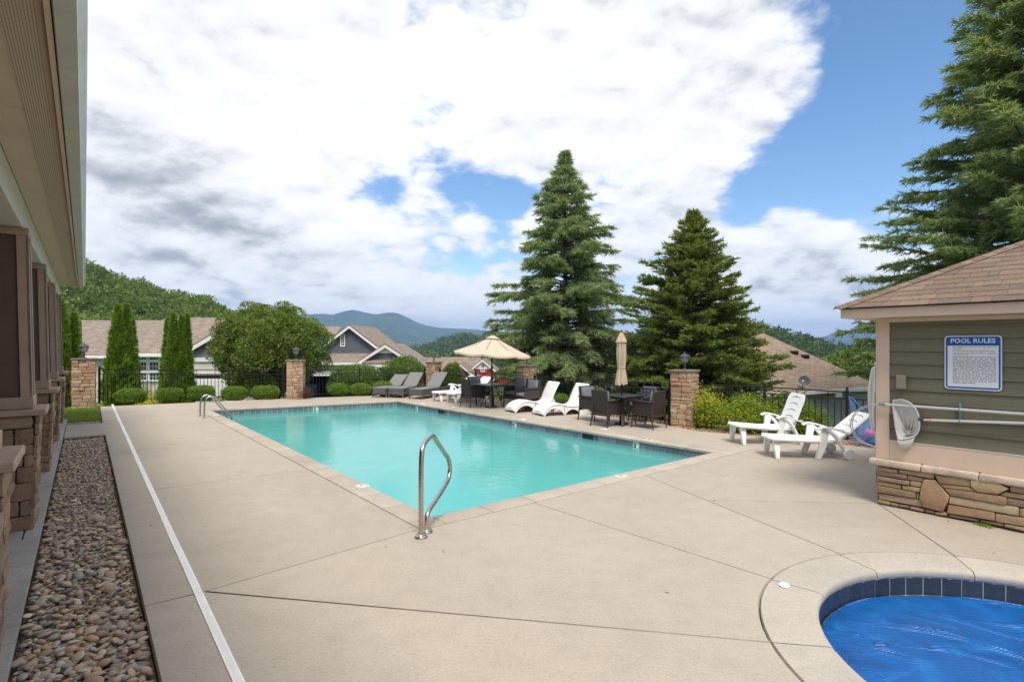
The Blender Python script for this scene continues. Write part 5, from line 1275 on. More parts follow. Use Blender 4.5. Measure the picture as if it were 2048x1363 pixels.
# ------------------------------------------------------------------ blue net bag with ball, rope and float at the fence end
def build_bag():
    q = V((6.78, 11.0)); c = V((7.0, 10.55, 0)); root = thing('net_bag', 'blue net bag with a pink ball hanging from the fence', 'toy bag', c)
    t = NT('blue_netting'); co = t.co(); n = t.noise(co, 6, 4)
    t.set(t.ramp(n, [(.3, (.06, .20, .55)), (.7, (.22, .42, .78))]), .6, 0, .2); tr = t.n('ShaderNodeBsdfTransparent'); mx = t.n('ShaderNodeMixShader'); t.l(t.ramp(n, [(.35, .6), (.65, .85)]), mx.inputs[0])
    t.l(t.b.outputs[0], mx.inputs[1]); t.l(tr.outputs[0], mx.inputs[2]); t.l(mx.outputs[0], t.out.inputs[0])
    b = MB(); seg = 28; rows = [(.26, .02), (.31, .08), (.32, .18), (.28, .29), (.20, .38), (.10, .43), (.05, .46)]
    for i, (r_, z) in enumerate(rows):
        pass
    vs, fs = [], []
    for i, (r_, z) in enumerate(rows):
        for k in range(seg):
            a = 2 * math.pi * k / seg; f = 1 + .10 * math.sin(5 * a + i) + .05 * math.sin(11 * a + 2 * i); vs.append((r_ * f * math.cos(a) * 1.15, r_ * f * math.sin(a) * .55, z + .015 * math.sin(3 * a)))
    for i in range(len(rows) - 1):
        for k in range(seg): j = (k + 1) % seg; fs.append((i * seg + k, i * seg + j, (i + 1) * seg + j, (i + 1) * seg + k))
    fs.append(tuple(range(seg)))
    MB().add(vs, fs).build('netting', t.m, root, True)
    MB().lathe([(.13, .04), (.16, .07), (.15, .12), (.10, .15)], 20).build('float_tube', M['blue_fab'], root, True)
    MB().tube(spline([(-.02, .0, .44), (-.10, .10, .62), (-.24, .30, .90)], 4), .010, 6).build('drawcord', M['blue_fab'], root, True)
    for (x0, x1) in ((-.22, -.30), (.02, .16)):      # net gathered up to the fence rail
        vs = []
        for k in range(7):
            q_ = k / 6; vs += [(x0 * (1 - q_) + x1 * q_ - .09 * (1 - q_) - .015, .05 + .25 * q_ + .02 * math.sin(5 * q_), .32 + .60 * q_), (x0 * (1 - q_) + x1 * q_ + .09 * (1 - q_) + .015, .05 + .25 * q_ + .03 * math.cos(4 * q_), .32 + .60 * q_)]
        MB().add(vs, [(2 * k, 2 * k + 1, 2 * k + 3, 2 * k + 2) for k in range(6)]).build('gathered_net', t.m, root, True)
    o = MB().lathe([(.11 * math.sin(a), -.11 * math.cos(a)) for a in np.linspace(0.02, 3.12, 12)], 20).build('beach_ball', M['ball'], None, True); o.location = c + V((-.10, -.02, .21)); tag(o, 'pink ball inside the blue net bag at the fence', 'ball')
    a = Q(1751, 850, 8.0); root = thing('float_rope', 'white rope with a yellowed float hanging by the pool house corner', 'rope', (a.x, a.y, 0))
    MB().tube(spline([(0, 0, 1.30), (.01, .01, 1.05), (-.01, 0, .86), (.0, 0, .6), (.005, 0, .5)], 5), .008, 6).build('rope', M['net'], root, True)
    MB().lathe([(.012, .74), (.04, .76), (.05, .81), (.045, .86), (.012, .89)], 14).build('float', M['float'], root, True)
    MB().tube([(.05 * math.cos(k), .05 * math.sin(k), .90 + .012 * k) for k in range(8)], .008, 6).build('knot', M['net'], root, True)
    MB().tube([(0, 0, 1.3), (.03, .0, 1.32)], .006, 6).build('hook', M['alu'], root, True)
build_bag()
# ------------------------------------------------------------------ plants
def unit(a): return a / (np.linalg.norm(a, axis=-1, keepdims=True) + 1e-9)
M['box'] = m_leaf('boxwood_leaves', [(0, (.055, .10, .012)), (.4, (.10, .17, .02)), (.75, (.16, .25, .03)), (1, (.23, .31, .05))], .3)
M['arb'] = m_leaf('arborvitae_sprays', [(0, (.05, .095, .012)), (.4, (.095, .165, .018)), (.75, (.155, .235, .028)), (1, (.24, .31, .05))], .35)
M['holly'] = m_leaf('holly_leaves', [(0, (.04, .075, .012)), (.5, (.075, .13, .02)), (.85, (.13, .19, .035)), (1, (.24, .29, .08))], .25, .4)
M['cedar'] = m_leaf('cedar_needles', [(0, (.095, .14, .07)), (.35, (.15, .21, .105)), (.65, (.205, .27, .13)), (.9, (.26, .305, .14)), (1, (.23, .19, .12))], .48, .6)
M['spruce'] = m_leaf('spruce_needles', [(0, (.07, .105, .026)), (.4, (.12, .165, .042)), (.75, (.165, .21, .056)), (1, (.215, .22, .075))], .46, .6)
M['myrtle'] = m_leaf('myrtle_leaves', [(0, (.04, .08, .016)), (.35, (.08, .135, .024)), (.65, (.13, .185, .036)), (.88, (.185, .225, .048)), (.96, (.25, .20, .055)), (1, (.29, .15, .055))], .3)
M['gold'] = m_leaf('golden_shrub_leaves', [(0, (.07, .12, .012)), (.4, (.13, .20, .02)), (.70, (.19, .26, .03)), (.88, (.38, .34, .03)), (1, (.58, .45, .05))], .35)
M['barb'] = m_leaf('barberry_leaves', [(0, (.045, .025, .022)), (.5, (.085, .04, .035)), (1, (.13, .075, .05))], .2)
M['yflow'] = m_leaf('yellow_blooms', [(0, (.55, .40, .02)), (1, (.75, .58, .04))], .3)
M['forest'] = m_leaf('forest_leaves', [(0, (.035, .065, .014)), (.3, (.075, .115, .024)), (.65, (.125, .165, .036)), (.9, (.185, .215, .055)), (1, (.22, .215, .07))], .3, .7, attr=True, spec=.1)

def shell_pts(n, r, shape, rr, thick=.22, zmin=-1.0):
    d = unit(r.normal(size=(int(n * 1.6), 3))); d = d[d[:, 2] > zmin][:n]
    k = 1 - thick * r.random(len(d)) ** 2 + (r.random(len(d)) < .05) * r.uniform(0, .09, len(d)); p = shape(d) * k[:, None]; return p, d
def ball_shrub(name, label, loc, w, dpt, h, mat, n, seed, leaf=(.032, .02), sq=.35, cat='shrub', group=None, lump=.05, core=.86):
    r = np.random.default_rng(seed); t = thing(name, label, cat, loc, 0, group)
    def shape(d):
        s = np.abs(d) ** (2 / (2 + sq * 6)); q = d * (1.0 / (np.abs(d) ** (2 + sq * 4)).sum(1) ** (1 / (2 + sq * 4)))[:, None]
        b = 1 + lump * (np.sin(q[:, 0] * 5 + seed) * np.sin(q[:, 1] * 6 + 2) + np.sin(q[:, 2] * 7 + seed * 2) * .7)
        return q * (w / 2, dpt / 2, h / 2) * b[:, None] + (0, 0, h / 2)
    p, d = shell_pts(n, r, shape, r); p[:, 2] = np.maximum(p[:, 2], .01)
    D = unit(d + r.normal(size=d.shape) * .75 + (0, 0, .25))
    obj('foliage', cards_mesh('foliage', p, D, leaf[0], leaf[1], mat, r), t)
    v, f = I3; q = shape(unit(v)); q = (q - (0, 0, h / 2)) * core + (0, 0, h / 2); q[:, 2] = np.maximum(q[:, 2], .02)
    obj('inner_twigs', mesh_np('inner_twigs', q, f, M['twigs'], True), t)
    MB().tube([(0, 0, -.25), (0, 0, h * .4)], [.025, .02], 6).build('stem', M['bark'], t, True); return t
M['forest_dark'] = m_leaf('dark_forest_leaves', [(0, (.028, .05, .014)), (.4, (.05, .078, .022)), (.75, (.075, .105, .03)), (1, (.12, .14, .045))], .25, .7, attr=True, spec=.1)
M['twigs'] = plain('inner_foliage', (.07, .11, .02), .9, var=.5, scale=20, bump=.03, bscale=35)
def build_shrubs():
    G = 'clipped boxwoods along the fence'
    specs = [(262, 806.5, 63, 779, 'clipped boxwood at the left end of the fence row'), (340, 803.8, 55, 778, 'clipped boxwood just right of the drain end, second in the row'), (403, 802, 55, 772.5, 'clipped boxwood left of the pool ladder hoops'), (468.5, 800.5, 51, 774.5, 'clipped boxwood right of the pool ladder hoops'), (531, 798.5, 57, 773.5, 'clipped boxwood nearest the left side of the second pillar'), (677, 792.5, 39, 768, 'small round boxwood right of the second pillar'), (722, 791.3, 41, 768, 'small round boxwood left of the grey loungers'), (768, 789.5, 44, 764.5, 'small round boxwood behind the leftmost grey lounger')]
    for i, (px, py, wp, yt, lab) in enumerate(specs):
        p = P(px, py); k = p.y / F; w = wp * k / math.sqrt(1 + ((px - 1024) / F) ** 2) * (1.0 if i < 5 else .98); h = (py - yt) * k; p += V((0, w * .24, 0)); p.x = (px - 1024) / F * p.y
        ball_shrub('boxwood', lab, p, w, w * (.62 if i < 5 else .8), h * 1.03, M['box'], 7000, 50 + i, (.036, .022), .35 if i < 5 else .12, group=G, lump=.035)
    # low box behind the white loungers
    for i, (px, Y, wp, h, lab) in enumerate(((1062, 16.8, 30, .55, 'low green shrub left of the moulded loungers by the fourth pillar'), (1118, 16.3, 34, .5, 'low green shrub between the two moulded lounger backs'), (1176, 15.6, 34, .48, 'low green shrub right of the moulded lounger backs'))):
        ball_shrub('boxwood', lab, ((px - 1024) / F * Y, Y, -.02), wp * Y / F, wp * Y / F, h, M['box'], 4000, 70 + i, (.036, .022), .15, group='low shrubs by the fence')
    for i, (px, Y, x0, x1, yt, lab) in enumerate(((712, 23.5, 662, 766, 729, 'large round holly right of the second pillar behind the fence'), (808, 25.0, 768, 850, 711, 'tall round holly behind the grey loungers'), (905, 26.0, 884, 931, 729, 'holly shrub right of the third pillar behind the fence'))):
        zt = CAMH - (yt - YH) * Y / F; zb = GZ((px - 1024) / F * Y, Y) - .1; w = (x1 - x0) * Y / F
        ball_shrub('holly_shrub', lab, ((px - 1024) / F * Y, Y, zb), w, w, zt - zb, M['holly'], 12000, 80 + i, (.075, .042), .05, group='round hollies beyond the fence', lump=.09)
    # golden shrubs
    def loose(name, label, loc, w, d, h, mat, n, seed, group=None, leaf=(.05, .018), topmat=None):
        r = np.random.default_rng(seed); t = thing(name, label, 'shrub', loc, 0, group); P_, D_ = [], []; st = MB()
        for k in range(34):
            a = r.uniform(0, 6.283); rad = r.random() ** .6; tip = np.array((w / 2 * rad * math.cos(a), d / 2 * rad * math.sin(a), h * (1 - .45 * rad ** 2) * r.uniform(.72, 1.05))); m0 = tip * (.35, .35, .0)
            st.tube([m0, m0 * .6 + tip * .4 + (0, 0, .05), tip], [.008, .006, .003], 4)
            c = n // 34; s = r.uniform(.15, 1.03, c) ** .7; ctr = m0 + (tip - m0) * s[:, None]; sp = .10 + .05 * r.random(); P_.append(ctr + r.normal(size=(c, 3)) * (sp, sp, sp * .7)); D_.append(unit(unit(tip - m0) * .5 + r.normal(size=(c, 3)) * .8))
        p = np.concatenate(P_); p[:, 2] = np.maximum(p[:, 2], .03); d_ = np.concatenate(D_)
        hi = (p[:, 2] > h * .62) & (r.random(len(p)) < .45) if topmat else np.zeros(len(p), bool)
        obj('foliage', cards_mesh('foliage', p[~hi], d_[~hi], leaf[0], leaf[1], mat, r), t)
        if topmat: obj('new_growth', cards_mesh('new_growth', p[hi], d_[hi], leaf[0], leaf[1], topmat, r), t)
        st.build('stems', M['bark'], t); return t
    q = P(1410, 856); loose('golden_shrub', 'golden yellow shrub against the right stone pillar', (q.x + .05, q.y + .20, -.04), 0.84, .6, .90, M['gold'], 9500, 91, 'golden shrubs by the fence', topmat=M['goldtop'])
    q = P(1490, 866); loose('golden_shrub', 'wide green and yellow shrub left of the upright chaise', (q.x + .16, q.y + .28, -.04), 1.10, .65, .86, M['gold'], 13000, 92, 'golden shrubs by the fence', topmat=M['gold2'])
    q = P(1632, 872); loose('golden_shrub', 'green shrub behind the upright chaise back', (q.x - .05, q.y + .5, -.04), .9, .7, .72, M['gold2'], 7500, 93, 'golden shrubs by the fence')
    q = P(1565, 874); loose('golden_shrub', 'low green shrub between the two chaise backs and the fence', (q.x - .05, q.y + .5, -.04), .7, .6, .6, M['gold2'], 5500, 94, 'golden shrubs by the fence')
    q = P(600, 796); loose('barberry', 'small dark red barberry at the foot of the second pillar', (q.x + .15, q.y - .05, -.03), .55, .45, .46, M['barb'], 2500, 95, leaf=(.035, .02))
    for i, (px, Y, h, lab) in enumerate(((301, 21.5, .75, 'yellow flowering plant behind the fence between boxwoods'), (296, 22.5, .9, 'pale green shrub under the white window'), (430, 24, .5, 'low green plant at the garage corner'))):
        x = (px - 1024) / F * Y; loose('flowering_plant' if i == 0 else 'garden_shrub', lab, (x, Y, GZ(x, Y)), .9, .8, h + .2, (M['yflow'], M['gold2'], M['holly'])[i], 2600, 96 + i)
M['gold2'] = m_leaf('green_shrub_leaves', [(0, (.06, .11, .012)), (.5, (.11, .18, .02)), (.85, (.18, .25, .03)), (1, (.35, .33, .04))], .35)
M['goldtop'] = m_leaf('golden_tips', [(0, (.22, .28, .03)), (.4, (.45, .40, .035)), (1, (.66, .50, .06))], .35)
build_shrubs()

def arborvitae(label, loc, h, rad, seed, n=9000, cache={}):
    t = thing('arborvitae', label, 'tree', loc, 0, 'columnar arborvitae beyond the fence'); r = np.random.default_rng(seed)
    z = r.random(n) ** 1.15; prof = lambda z: (np.minimum(1, (1 - z) * 1.22) ** .85) * (.72 + .28 * np.minimum(1, z * 5))
    a = r.uniform(0, 6.283, n); lump = 1 + .17 * np.sin(a * 5 + z * 16 + seed) + .14 * np.sin(a * 3 - z * 27 + seed * 2); k = prof(z) * rad * lump * (1 - .25 * r.random(n) ** 2 + (r.random(n) < .05) * r.uniform(0, .16, n))
    p = np.stack([k * np.cos(a), k * np.sin(a), z * h], 1); d = unit(np.stack([np.cos(a) * .7, np.sin(a) * .7, np.full(n, 1.0)], 1) + r.normal(size=(n, 3)) * .35)
    obj('crown', cards_mesh('crown', p, d, .15, .055, M['arb'], r), t)
    b = MB(); b.tube([(0, 0, h * q) for q in np.linspace(.02, .97, 12)], [max(.01, float(prof(q)) * rad * .70) for q in np.linspace(.02, .97, 12)], 12); b.build('inner_crown', M['twigs'], t, True)
    MB().tube([(0, 0, -.3), (0, 0, h * .3)], [.07, .05], 8).build('trunk', M['bark'], t, True); return t
def build_arbs():
    L = [(123, 20.5, 604, 24, 'tall arborvitae at the far left beside the clubhouse columns'), (148, 21.0, 628, 18, 'shorter arborvitae behind the leftmost pillar'),
         (236, 21.2, 612, 29, 'tallest left spire of the arborvitae clump left of the white window'), (253, 21.5, 611, 22, 'middle spire of the arborvitae clump left of the white window'), (264, 21.9, 640, 15, 'short right spire of the arborvitae clump left of the white window'),
         (336, 21.8, 640, 16, 'left spire of the arborvitae clump right of the white window'), (347, 21.5, 630, 22, 'second spire of the arborvitae clump right of the white window'), (364, 21.7, 633, 18, 'third spire of the arborvitae clump right of the white window'), (374, 21.9, 630, 13, 'right spire of the arborvitae clump right of the white window')]
    for i, (px, Y, yt, rp, lab) in enumerate(L):
        x = (px - 1024) / F * Y; zb = GZ(x, Y) - .1; h = CAMH - (yt - YH) * Y / F - zb; arborvitae(lab, (x, Y, zb), h, rp * Y / F * .90, 100 + i, 10000 if rp > 20 else 7500)
build_arbs()

def conifer(name, label, loc, h, rad, seed, mat, nb, droop, rise, twig=.42, card=(.17, .034), z0=.06, power=.85, leaders=(), per=11, hang=.35, prof=None):
    r = np.random.default_rng(seed); t = thing(name, label, 'tree', loc, 0); PP, DD = [], []; wood = MB()
    def tree(base, h, rad, nb, z0):
        wood.tube([base + np.array((0, 0, h * q)) + np.array((math.sin(q * 5), math.cos(q * 4), 0)) * .02 * h * .1 for q in np.linspace(-.03, 1, 10)], [max(.008, .016 * h * (1 - q) ** .9) for q in np.linspace(0, 1, 10)], 8)
        for i in range(nb):
            f = z0 + (1 - z0) * ((i + r.random()) / nb) ** 1.3; az = i * 2.39996 + r.normal() * .3
            L = rad * ((1 - f) ** power if prof is None else prof(f)) * r.uniform(.55, 1.16) + .04 + .08 * (1 - f); rs_ = rise + r.normal() * .13; rad_d = np.array((math.cos(az), math.sin(az), 0)); o = base + np.array((0, 0, h * f))
            s = np.linspace(0, 1, 7); c = o + rad_d * (s * L)[:, None] + np.stack([0 * s, 0 * s, L * (rs_ * s - droop * s ** 2 + (.5 * f ** 3) * s)], 1)
            if L > .5: wood.tube([V(q) for q in c[::2]], [.012 * L + .006, .009 * L + .004, .006 * L + .003, .003], 5)
            nt_ = max(3, int(L / .085)); ss = np.repeat(r.uniform(.12, 1.0, nt_) ** .75, 2); side = np.tile((1.0, -1.0), nt_); ss = np.clip(ss + r.normal(size=len(ss)) * .02, .05, 1)
            bp = np.stack([np.interp(ss, s, c[:, q]) for q in range(3)], 1); tan = unit(np.gradient(c, axis=0)); bt = np.stack([np.interp(ss, s, tan[:, q]) for q in range(3)], 1)
            lat = np.cross(bt, (0, 0, 1.0)) * side[:, None]; td = unit(bt * r.uniform(.45, 1.0, len(ss))[:, None] + lat * r.uniform(.3, .9, len(ss))[:, None] + (0, 0, -hang) + r.normal(size=bp.shape) * .16)
            tl = twig * (.35 + .65 * (1 - ss)) * min(1, L / 1.0 + .25) * r.uniform(.6, 1.2, len(ss)) + .05
            for k in range(per):
                u = (k + r.random(len(ss))) / per; p = bp + td * (tl * u)[:, None] + np.stack([0 * u, 0 * u, -hang * .35 * tl * u * u], 1)
                PP.append(p + r.normal(size=p.shape) * .012); DD.append(unit(td + r.normal(size=p.shape) * .42 + (0, 0, .10)))
    tree(np.zeros(3), h, rad, nb, z0)
    for (lx, ly, lz, lh, lr, ln) in leaders: tree(np.array((lx, ly, lz)), lh, lr, ln, .02)
    obj('crown', cards_mesh('crown', np.concatenate(PP), np.concatenate(DD), card[0], card[1], mat, r), t); wood.build('trunk', M['bark'], t, True); return t
def place(px, Y, ytop): x = (px - 1024) / F * Y; zb = GZ(x, Y) - .1; return (x, Y, zb), CAMH - (ytop - YH) * Y / F - zb
def build_conifers():
    loc, h = place(1130, 23.5, 305)
    conifer('cedar_tree', 'tall feathery blue green cedar behind the open umbrella', loc, h, 3.75, 201, M['cedar'], 540, .24, .18, .58, (.19, .038), .05, .66, per=9, hang=.30, prof=lambda f: min(1.0, (1 - f) * 1.30) * (.74 + .26 * min(1, f / .32)) * (1.0 + .10 * math.sin(f * 31) + .08 * math.sin(f * 57)))
    loc, h = place(1386, 20.5, 425)
    conifer('spruce_tree', 'broad dark green spruce behind the closed umbrella', loc, h, 3.4, 202, M['spruce'], 540, .10, .24, .42, (.14, .044), .03, .74, per=9, hang=.02, prof=lambda f: min((1 - f) * 1.42, (1 - f) ** .62),
            leaders=((1.35, -.2, 3.6, 2.0, .6, 34), (-1.0, .1, 3.7, 1.6, .5, 28), (.75, .3, 4.6, 1.7, .5, 30), (2.0, -.4, 2.0, 1.9, .65, 32), (-1.7, -.4, 2.0, 1.7, .6, 30), (1.6, -.8, 1.2, 1.9, .6, 30), (-.30, 0, 5.3, 2.1, .22, 22), (.22, .1, 5.5, 1.9, .20, 22), (.05, -.3, 5.6, 2.2, .2, 22)))
    loc, h = place(2075, 17.5, -190)
    conifer('cedar_tree', 'huge cedar rising behind the pool house roof', loc, h, 5.7, 203, M['cedar'], 680, .22, .34, .66, (.20, .042), .12, .78, per=9, hang=.20)
build_conifers()

def round_tree(name, label, loc, h, w, seed, mat, nclump, per, leaf, trunk_h, zc=None, cat='tree'):
    r = np.random.default_rng(seed); t = thing(name, label, cat, loc, 0); P_, D_ = [], []; wd = MB(); hc = h - trunk_h
    for k in range(nclump):
        d = unit(r.normal(size=3)); rad = r.random() ** .22; c = d * (w / 2 * .84, w / 2 * .84, hc / 2 * .86) * rad * (1 + .10 * math.sin(3 * d[0] * 3 + seed)); c = c + (0, 0, trunk_h + hc / 2); cr = r.uniform(.24, .50) * w / 4.6
        n = int(per * (cr / .4) ** 2); q = unit(r.normal(size=(n, 3)) + (0, 0, .35)); P_.append(c + q * cr * (1, 1, .8) * (1 - .35 * r.random(n) ** 2)[:, None]); D_.append(unit(q + r.normal(size=q.shape) * .7))
        if rad > .6 and k % 3 == 0: 
            b = np.array((c[0] * .12, c[1] * .12, .0)); wd.tube([V(b), V((c[0] * .25, c[1] * .25, trunk_h + .1)), V(c * (.7, .7, .9)), V(c)], [.045, .035, .02, .008], 6)
    obj('crown', cards_mesh('crown', np.concatenate(P_), np.concatenate(D_), leaf[0], leaf[1], mat, r), t); wd.build('trunk', M['bark'], t, True); return t
def build_round():
    Y = 22.8; x = (535 - 1024) / F * Y; zb = GZ(x, Y) - .05; h = CAMH - (600 - YH) * Y / F - zb
    round_tree('crape_myrtle', 'broad round crape myrtle with reddish tips behind the second pillar', (x, Y, zb), h, 5.1, 301, M['myrtle'], 270, 560, (.074, .044), .40)
    # trees beyond the houses in the valley
    L = [(1065, 70, 715, 7, 'broadleaf tree behind the cedar trunk'), (1240, 42, 745, 6, 'broadleaf tree between the cedar and the spruce'), (860, 100, 712, 8, 'green tree behind the long tan roof'), (1770, 34, 700, 5, 'broadleaf tree behind the pool house corner'), (1645, 50, 712, 6, 'broadleaf tree just behind the right tan roof vents'), (1692, 52, 704, 7, 'broadleaf tree behind the lower slope of the right tan roof'), (1735, 56, 697, 8, 'broadleaf tree left of the pool house corner, far behind'), (205, 52, 665, 6, 'broadleaf tree behind the left house ridge')]
    for i, (px, Y, yt, w, lab) in enumerate(L):
        x = (px - 1024) / F * Y; zb = GZ(x, Y) - .2; h = max(2.5, CAMH - (yt - YH) * Y / F - zb); round_tree('broadleaf_tree', lab, (x, Y, zb), h, w, 310 + i, M['holly'], 70, 150, (.22, .13), .8)
build_round()

# ------------------------------------------------------------------ neighbouring houses
def window(parent, c, w, h, cols, rows, out=(0, -1, 0), depth=.06, frame=.07, bar=.025):
    # window in a wall facing -y; c = centre on the wall face
    c = V(c); y = c.y
    wn = MB()
    wn.b2((c.x - w / 2, y - depth, c.z - h / 2), (c.x - w / 2 + frame, y, c.z + h / 2)); wn.b2((c.x + w / 2 - frame, y - depth, c.z - h / 2), (c.x + w / 2, y, c.z + h / 2))
    wn.b2((c.x - w / 2 + frame, y - depth, c.z + h / 2 - frame), (c.x + w / 2 - frame, y, c.z + h / 2)); wn.b2((c.x - w / 2 + frame, y - depth, c.z - h / 2), (c.x + w / 2 - frame, y, c.z - h / 2 + frame))
    fw = wn.build('window', M['white'], parent); iw, ih = w - 2 * frame, h - 2 * frame
    for i in range(cols):
        for k in range(rows):
            x0 = c.x - iw / 2 + iw * i / cols; z0 = c.z - ih / 2 + ih * k / rows
            MB().b2((x0 + bar / 2, y - .012, z0 + bar / 2), (x0 + iw / cols - bar / 2, y - .006, z0 + ih / rows - bar / 2)).build('pane', M['glass'], fw)
    MB().b2((c.x - iw / 2, y - .005, c.z - ih / 2), (c.x + iw / 2, y - .001, c.z + ih / 2)).build('muntins', M['white'], fw); return fw
def roof_slab(parent, pts, mat, th=.12, name='roof'):
    # quad roof plane given lower-left, lower-right, upper-right, upper-left; UVs in metres
    a, b, c, d = [V(p) for p in pts]; ux = (b - a).normalized(); nrm = ux.cross((d - a)).normalized(); uy = nrm.cross(ux)
    me = bpy.data.meshes.new(name); vs = [a, b, c, d] + [p - nrm * th for p in (a, b, c, d)]
    me.from_pydata([tuple(p) for p in vs], [], [(0, 1, 2, 3), (7, 6, 5, 4), (0, 4, 5, 1), (1, 5, 6, 2), (2, 6, 7, 3), (3, 7, 4, 0)]); uv = me.uv_layers.new()
    for l in me.loops: p = V(me.vertices[l.vertex_index].co) - a; uv.data[l.index].uv = (p.dot(ux), p.dot(uy))
    me.materials.append(mat); return obj(name, me, parent)
M['rt'] = m_shingle('tan_shingles', ((.23, .185, .15), (.33, .27, .225)), .33, .15, use_uv=True); M['rb'] = m_shingle('brown_shingles', ((.235, .175, .13), (.315, .24, .185)), .33, .15, use_uv=True)
def gable(parent, x0, x1, yf, yb, ze, zp, wallmat, roofmat, zg, over=.3, rake=True, trim=.16, wall=True):
    xm = (x0 + x1) / 2; k = (zp - ze) / (xm - x0)
    if wall: MB().ext([(x0, yf, zg), (x1, yf, zg), (x1, yf, ze), (xm, yf, zp), (x0, yf, ze)], (0, yb - yf, 0)).build('wall', wallmat, parent)
    for s, xe in ((-1, x0), (1, x1)):
        xo = xe + s * over; zo = ze - over * k
        pts = [(xo, yb, zo + .14), (xo, yf - over, zo + .14), (xm, yf - over, zp + .14), (xm, yb, zp + .14)]
        if s > 0: pts = [pts[1], pts[0], pts[3], pts[2]]
        r_ = roof_slab(parent, pts, roofmat, .1)
        if rake: MB().ext([V((xo, yf - over - .02, zo + .03)), V((xm, yf - over - .02, zp + .03)), V((xm, yf - over - .02, zp + .03 - trim)), V((xo, yf - over - .02, zo + .03 - trim))], (0, .06, 0)).build('rake_board', M['white'], r_)
        MB().b2((min(xo, xo + s * .03), yf - over, zo - .07), (max(xo, xo + s * .03), yb, zo + .10)).build('eave_fascia', M['white'], r_)
def build_houses():
    X = lambda px, Y: (px - 1024) / F * Y; Z = lambda py, Y: CAMH - (py - YH) * Y / F
    # left house with twin window and garage gable
    Y = 31.0; root = thing('neighbour_house', 'tan roofed house with white twin window behind the arborvitae', 'house', (X(310, Y), Y, -1.6)); o = root.location
    S = lambda x, y, z: (x - o.x, y - o.y, z - o.z)
    x0, x1, xs = X(160, Y), X(440, Y), X(217, Y)
    MB().b2(S(x0 + .4, Y + .5, -1.7), S(x1, 41, Z(712, Y))).build('wall', M['cream_siding'], root)
    ze, zr, yr = Z(708, Y), Z(634.5, 36.2), 36.2
    roof_slab(root, [S(xs, Y, ze), S(x1 + .5, Y, ze), S(x1 + .5, yr, zr), S(xs, yr, zr)], M['rt']); roof_slab(root, [S(x1 + .5, 41.5, ze), S(xs, 41.5, ze), S(xs, yr, zr), S(x1 + .5, yr, zr)], M['rt'])
    roof_slab(root, [S(x0, Y + .2, ze - .1), S(xs - .05, Y + .2, ze - .1), S(xs - .05, yr, Z(640, yr)), S(X(163, yr) , yr, Z(640, yr))], M['rt']); 
    MB().b2(S(xs, Y - .08, ze - .16), S(x1, Y + .02, ze + .02)).build('gutter', M['white'], root, False, .02); MB().b2(S(x0, Y + .1, ze - .26), S(xs - .05, Y + .2, ze - .1)).build('gutter', M['white'], root, False, .02)
    MB().b2(S(X(348, 35), 35.5, zr - .15), S(X(352, 35), 36, zr + .12)).build('roof_vent', M['white'], root)
    c = S(X(298, Y + .5), Y + .5, Z(736, Y + .5)); MB().b2((c[0] - .75, c[1] - .05, c[2] - .75), (c[0] + .75, c[1] - .001, c[2] + .78)).build('window_surround', M['white'], root)
    for s in (-1, 1):
        window(root, (c[0] + s * .35, c[1] - .05, c[2] + .57), .66, .28, 3, 1); window(root, (c[0] + s * .35, c[1] - .05, c[2] + .12), .66, .62, 3, 2); window(root, (c[0] + s * .35, c[1] - .05, c[2] - .47), .66, .56, 3, 2)
    MB().b2(S(X(205, 31.3), 31.3, -1.7), S(X(214, 31.3), 31.5, ze - .3)).build('porch_post', M['brown'], root)
    Yg = 27.0; gx0, gx1 = X(381, Yg), X(492, Yg); g0 = S(gx0, Yg, 0); g1 = S(gx1, Yg, 0)
    gable(root, g0[0], g1[0], g0[1], g0[1] + 5, Z(699, Yg) - o.z, Z(667, Yg) - o.z, M['lgrey_siding'], M['rt'], Z(716, Yg) - o.z, .25, trim=.20)
    MB().b2(S(gx0, Yg + .01, -1.8), S(gx1, 30.5, Z(717, Yg))).build('wall', M['cream_siding'], root); MB().b2(S(gx0 - .03, Yg - .06, Z(723, Yg)), S(gx1 + .03, Yg + .005, Z(715, Yg))).build('band_board', M['white'], root)
    MB().b2(S(gx0 + .1, Yg - .05, Z(749, Yg)), S(gx1 - .1, Yg + .005, Z(745, Yg))).build('door_trim', M['white'], root); MB().b2(S(gx0 + .15, Yg - .02, Z(757, Yg)), S(gx1 - .2, Yg + .005, Z(749, Yg))).build('gap_shade_strip', M['dark'], root)  # last box: near-black strip painting the shaded gap above the door
    n = 4
    for k in range(n):
        za, zb = Z(815, Yg) + (Z(757, Yg) - Z(815, Yg)) * k / n, Z(815, Yg) + (Z(757, Yg) - Z(815, Yg)) * (k + 1) / n; MB().b2(S(gx0 + .15, Yg - .05, za + .008), S(gx1 - .2, Yg + .004, zb)).build('garage_door_panel', M['white'], root, False, .01)
    # grey house in the middle
    Y = 46.0; root = thing('neighbour_house', 'blue grey gabled house with open garage right of the crape myrtle', 'house', (X(690, Y), Y, -2.7)); o = root.location
    a, b = S(X(636, Y), Y + 2, 0), S(X(737, Y), Y + 2, 0); gable(root, a[0], b[0], a[1], a[1] + 9, Z(689, Y + 2) - o.z, Z(652, Y + 2) - o.z, M['grey_siding'], M['rt'], 0, .35, trim=.22)
    window(root, S(X(685.5, Y + 2), Y + 2, Z(680, Y + 2)), .42, 1.12, 2, 4, frame=.07, bar=.04)
    zl = Z(726, Y - 1.5); roof_slab(root, [S(X(632, Y), Y - 1.5, zl), S(X(745, Y), Y - 1.5, zl), S(X(745, Y), Y + 2.2, Z(705, Y + 2)), S(X(632, Y), Y + 2.2, Z(705, Y + 2))], M['rt'])
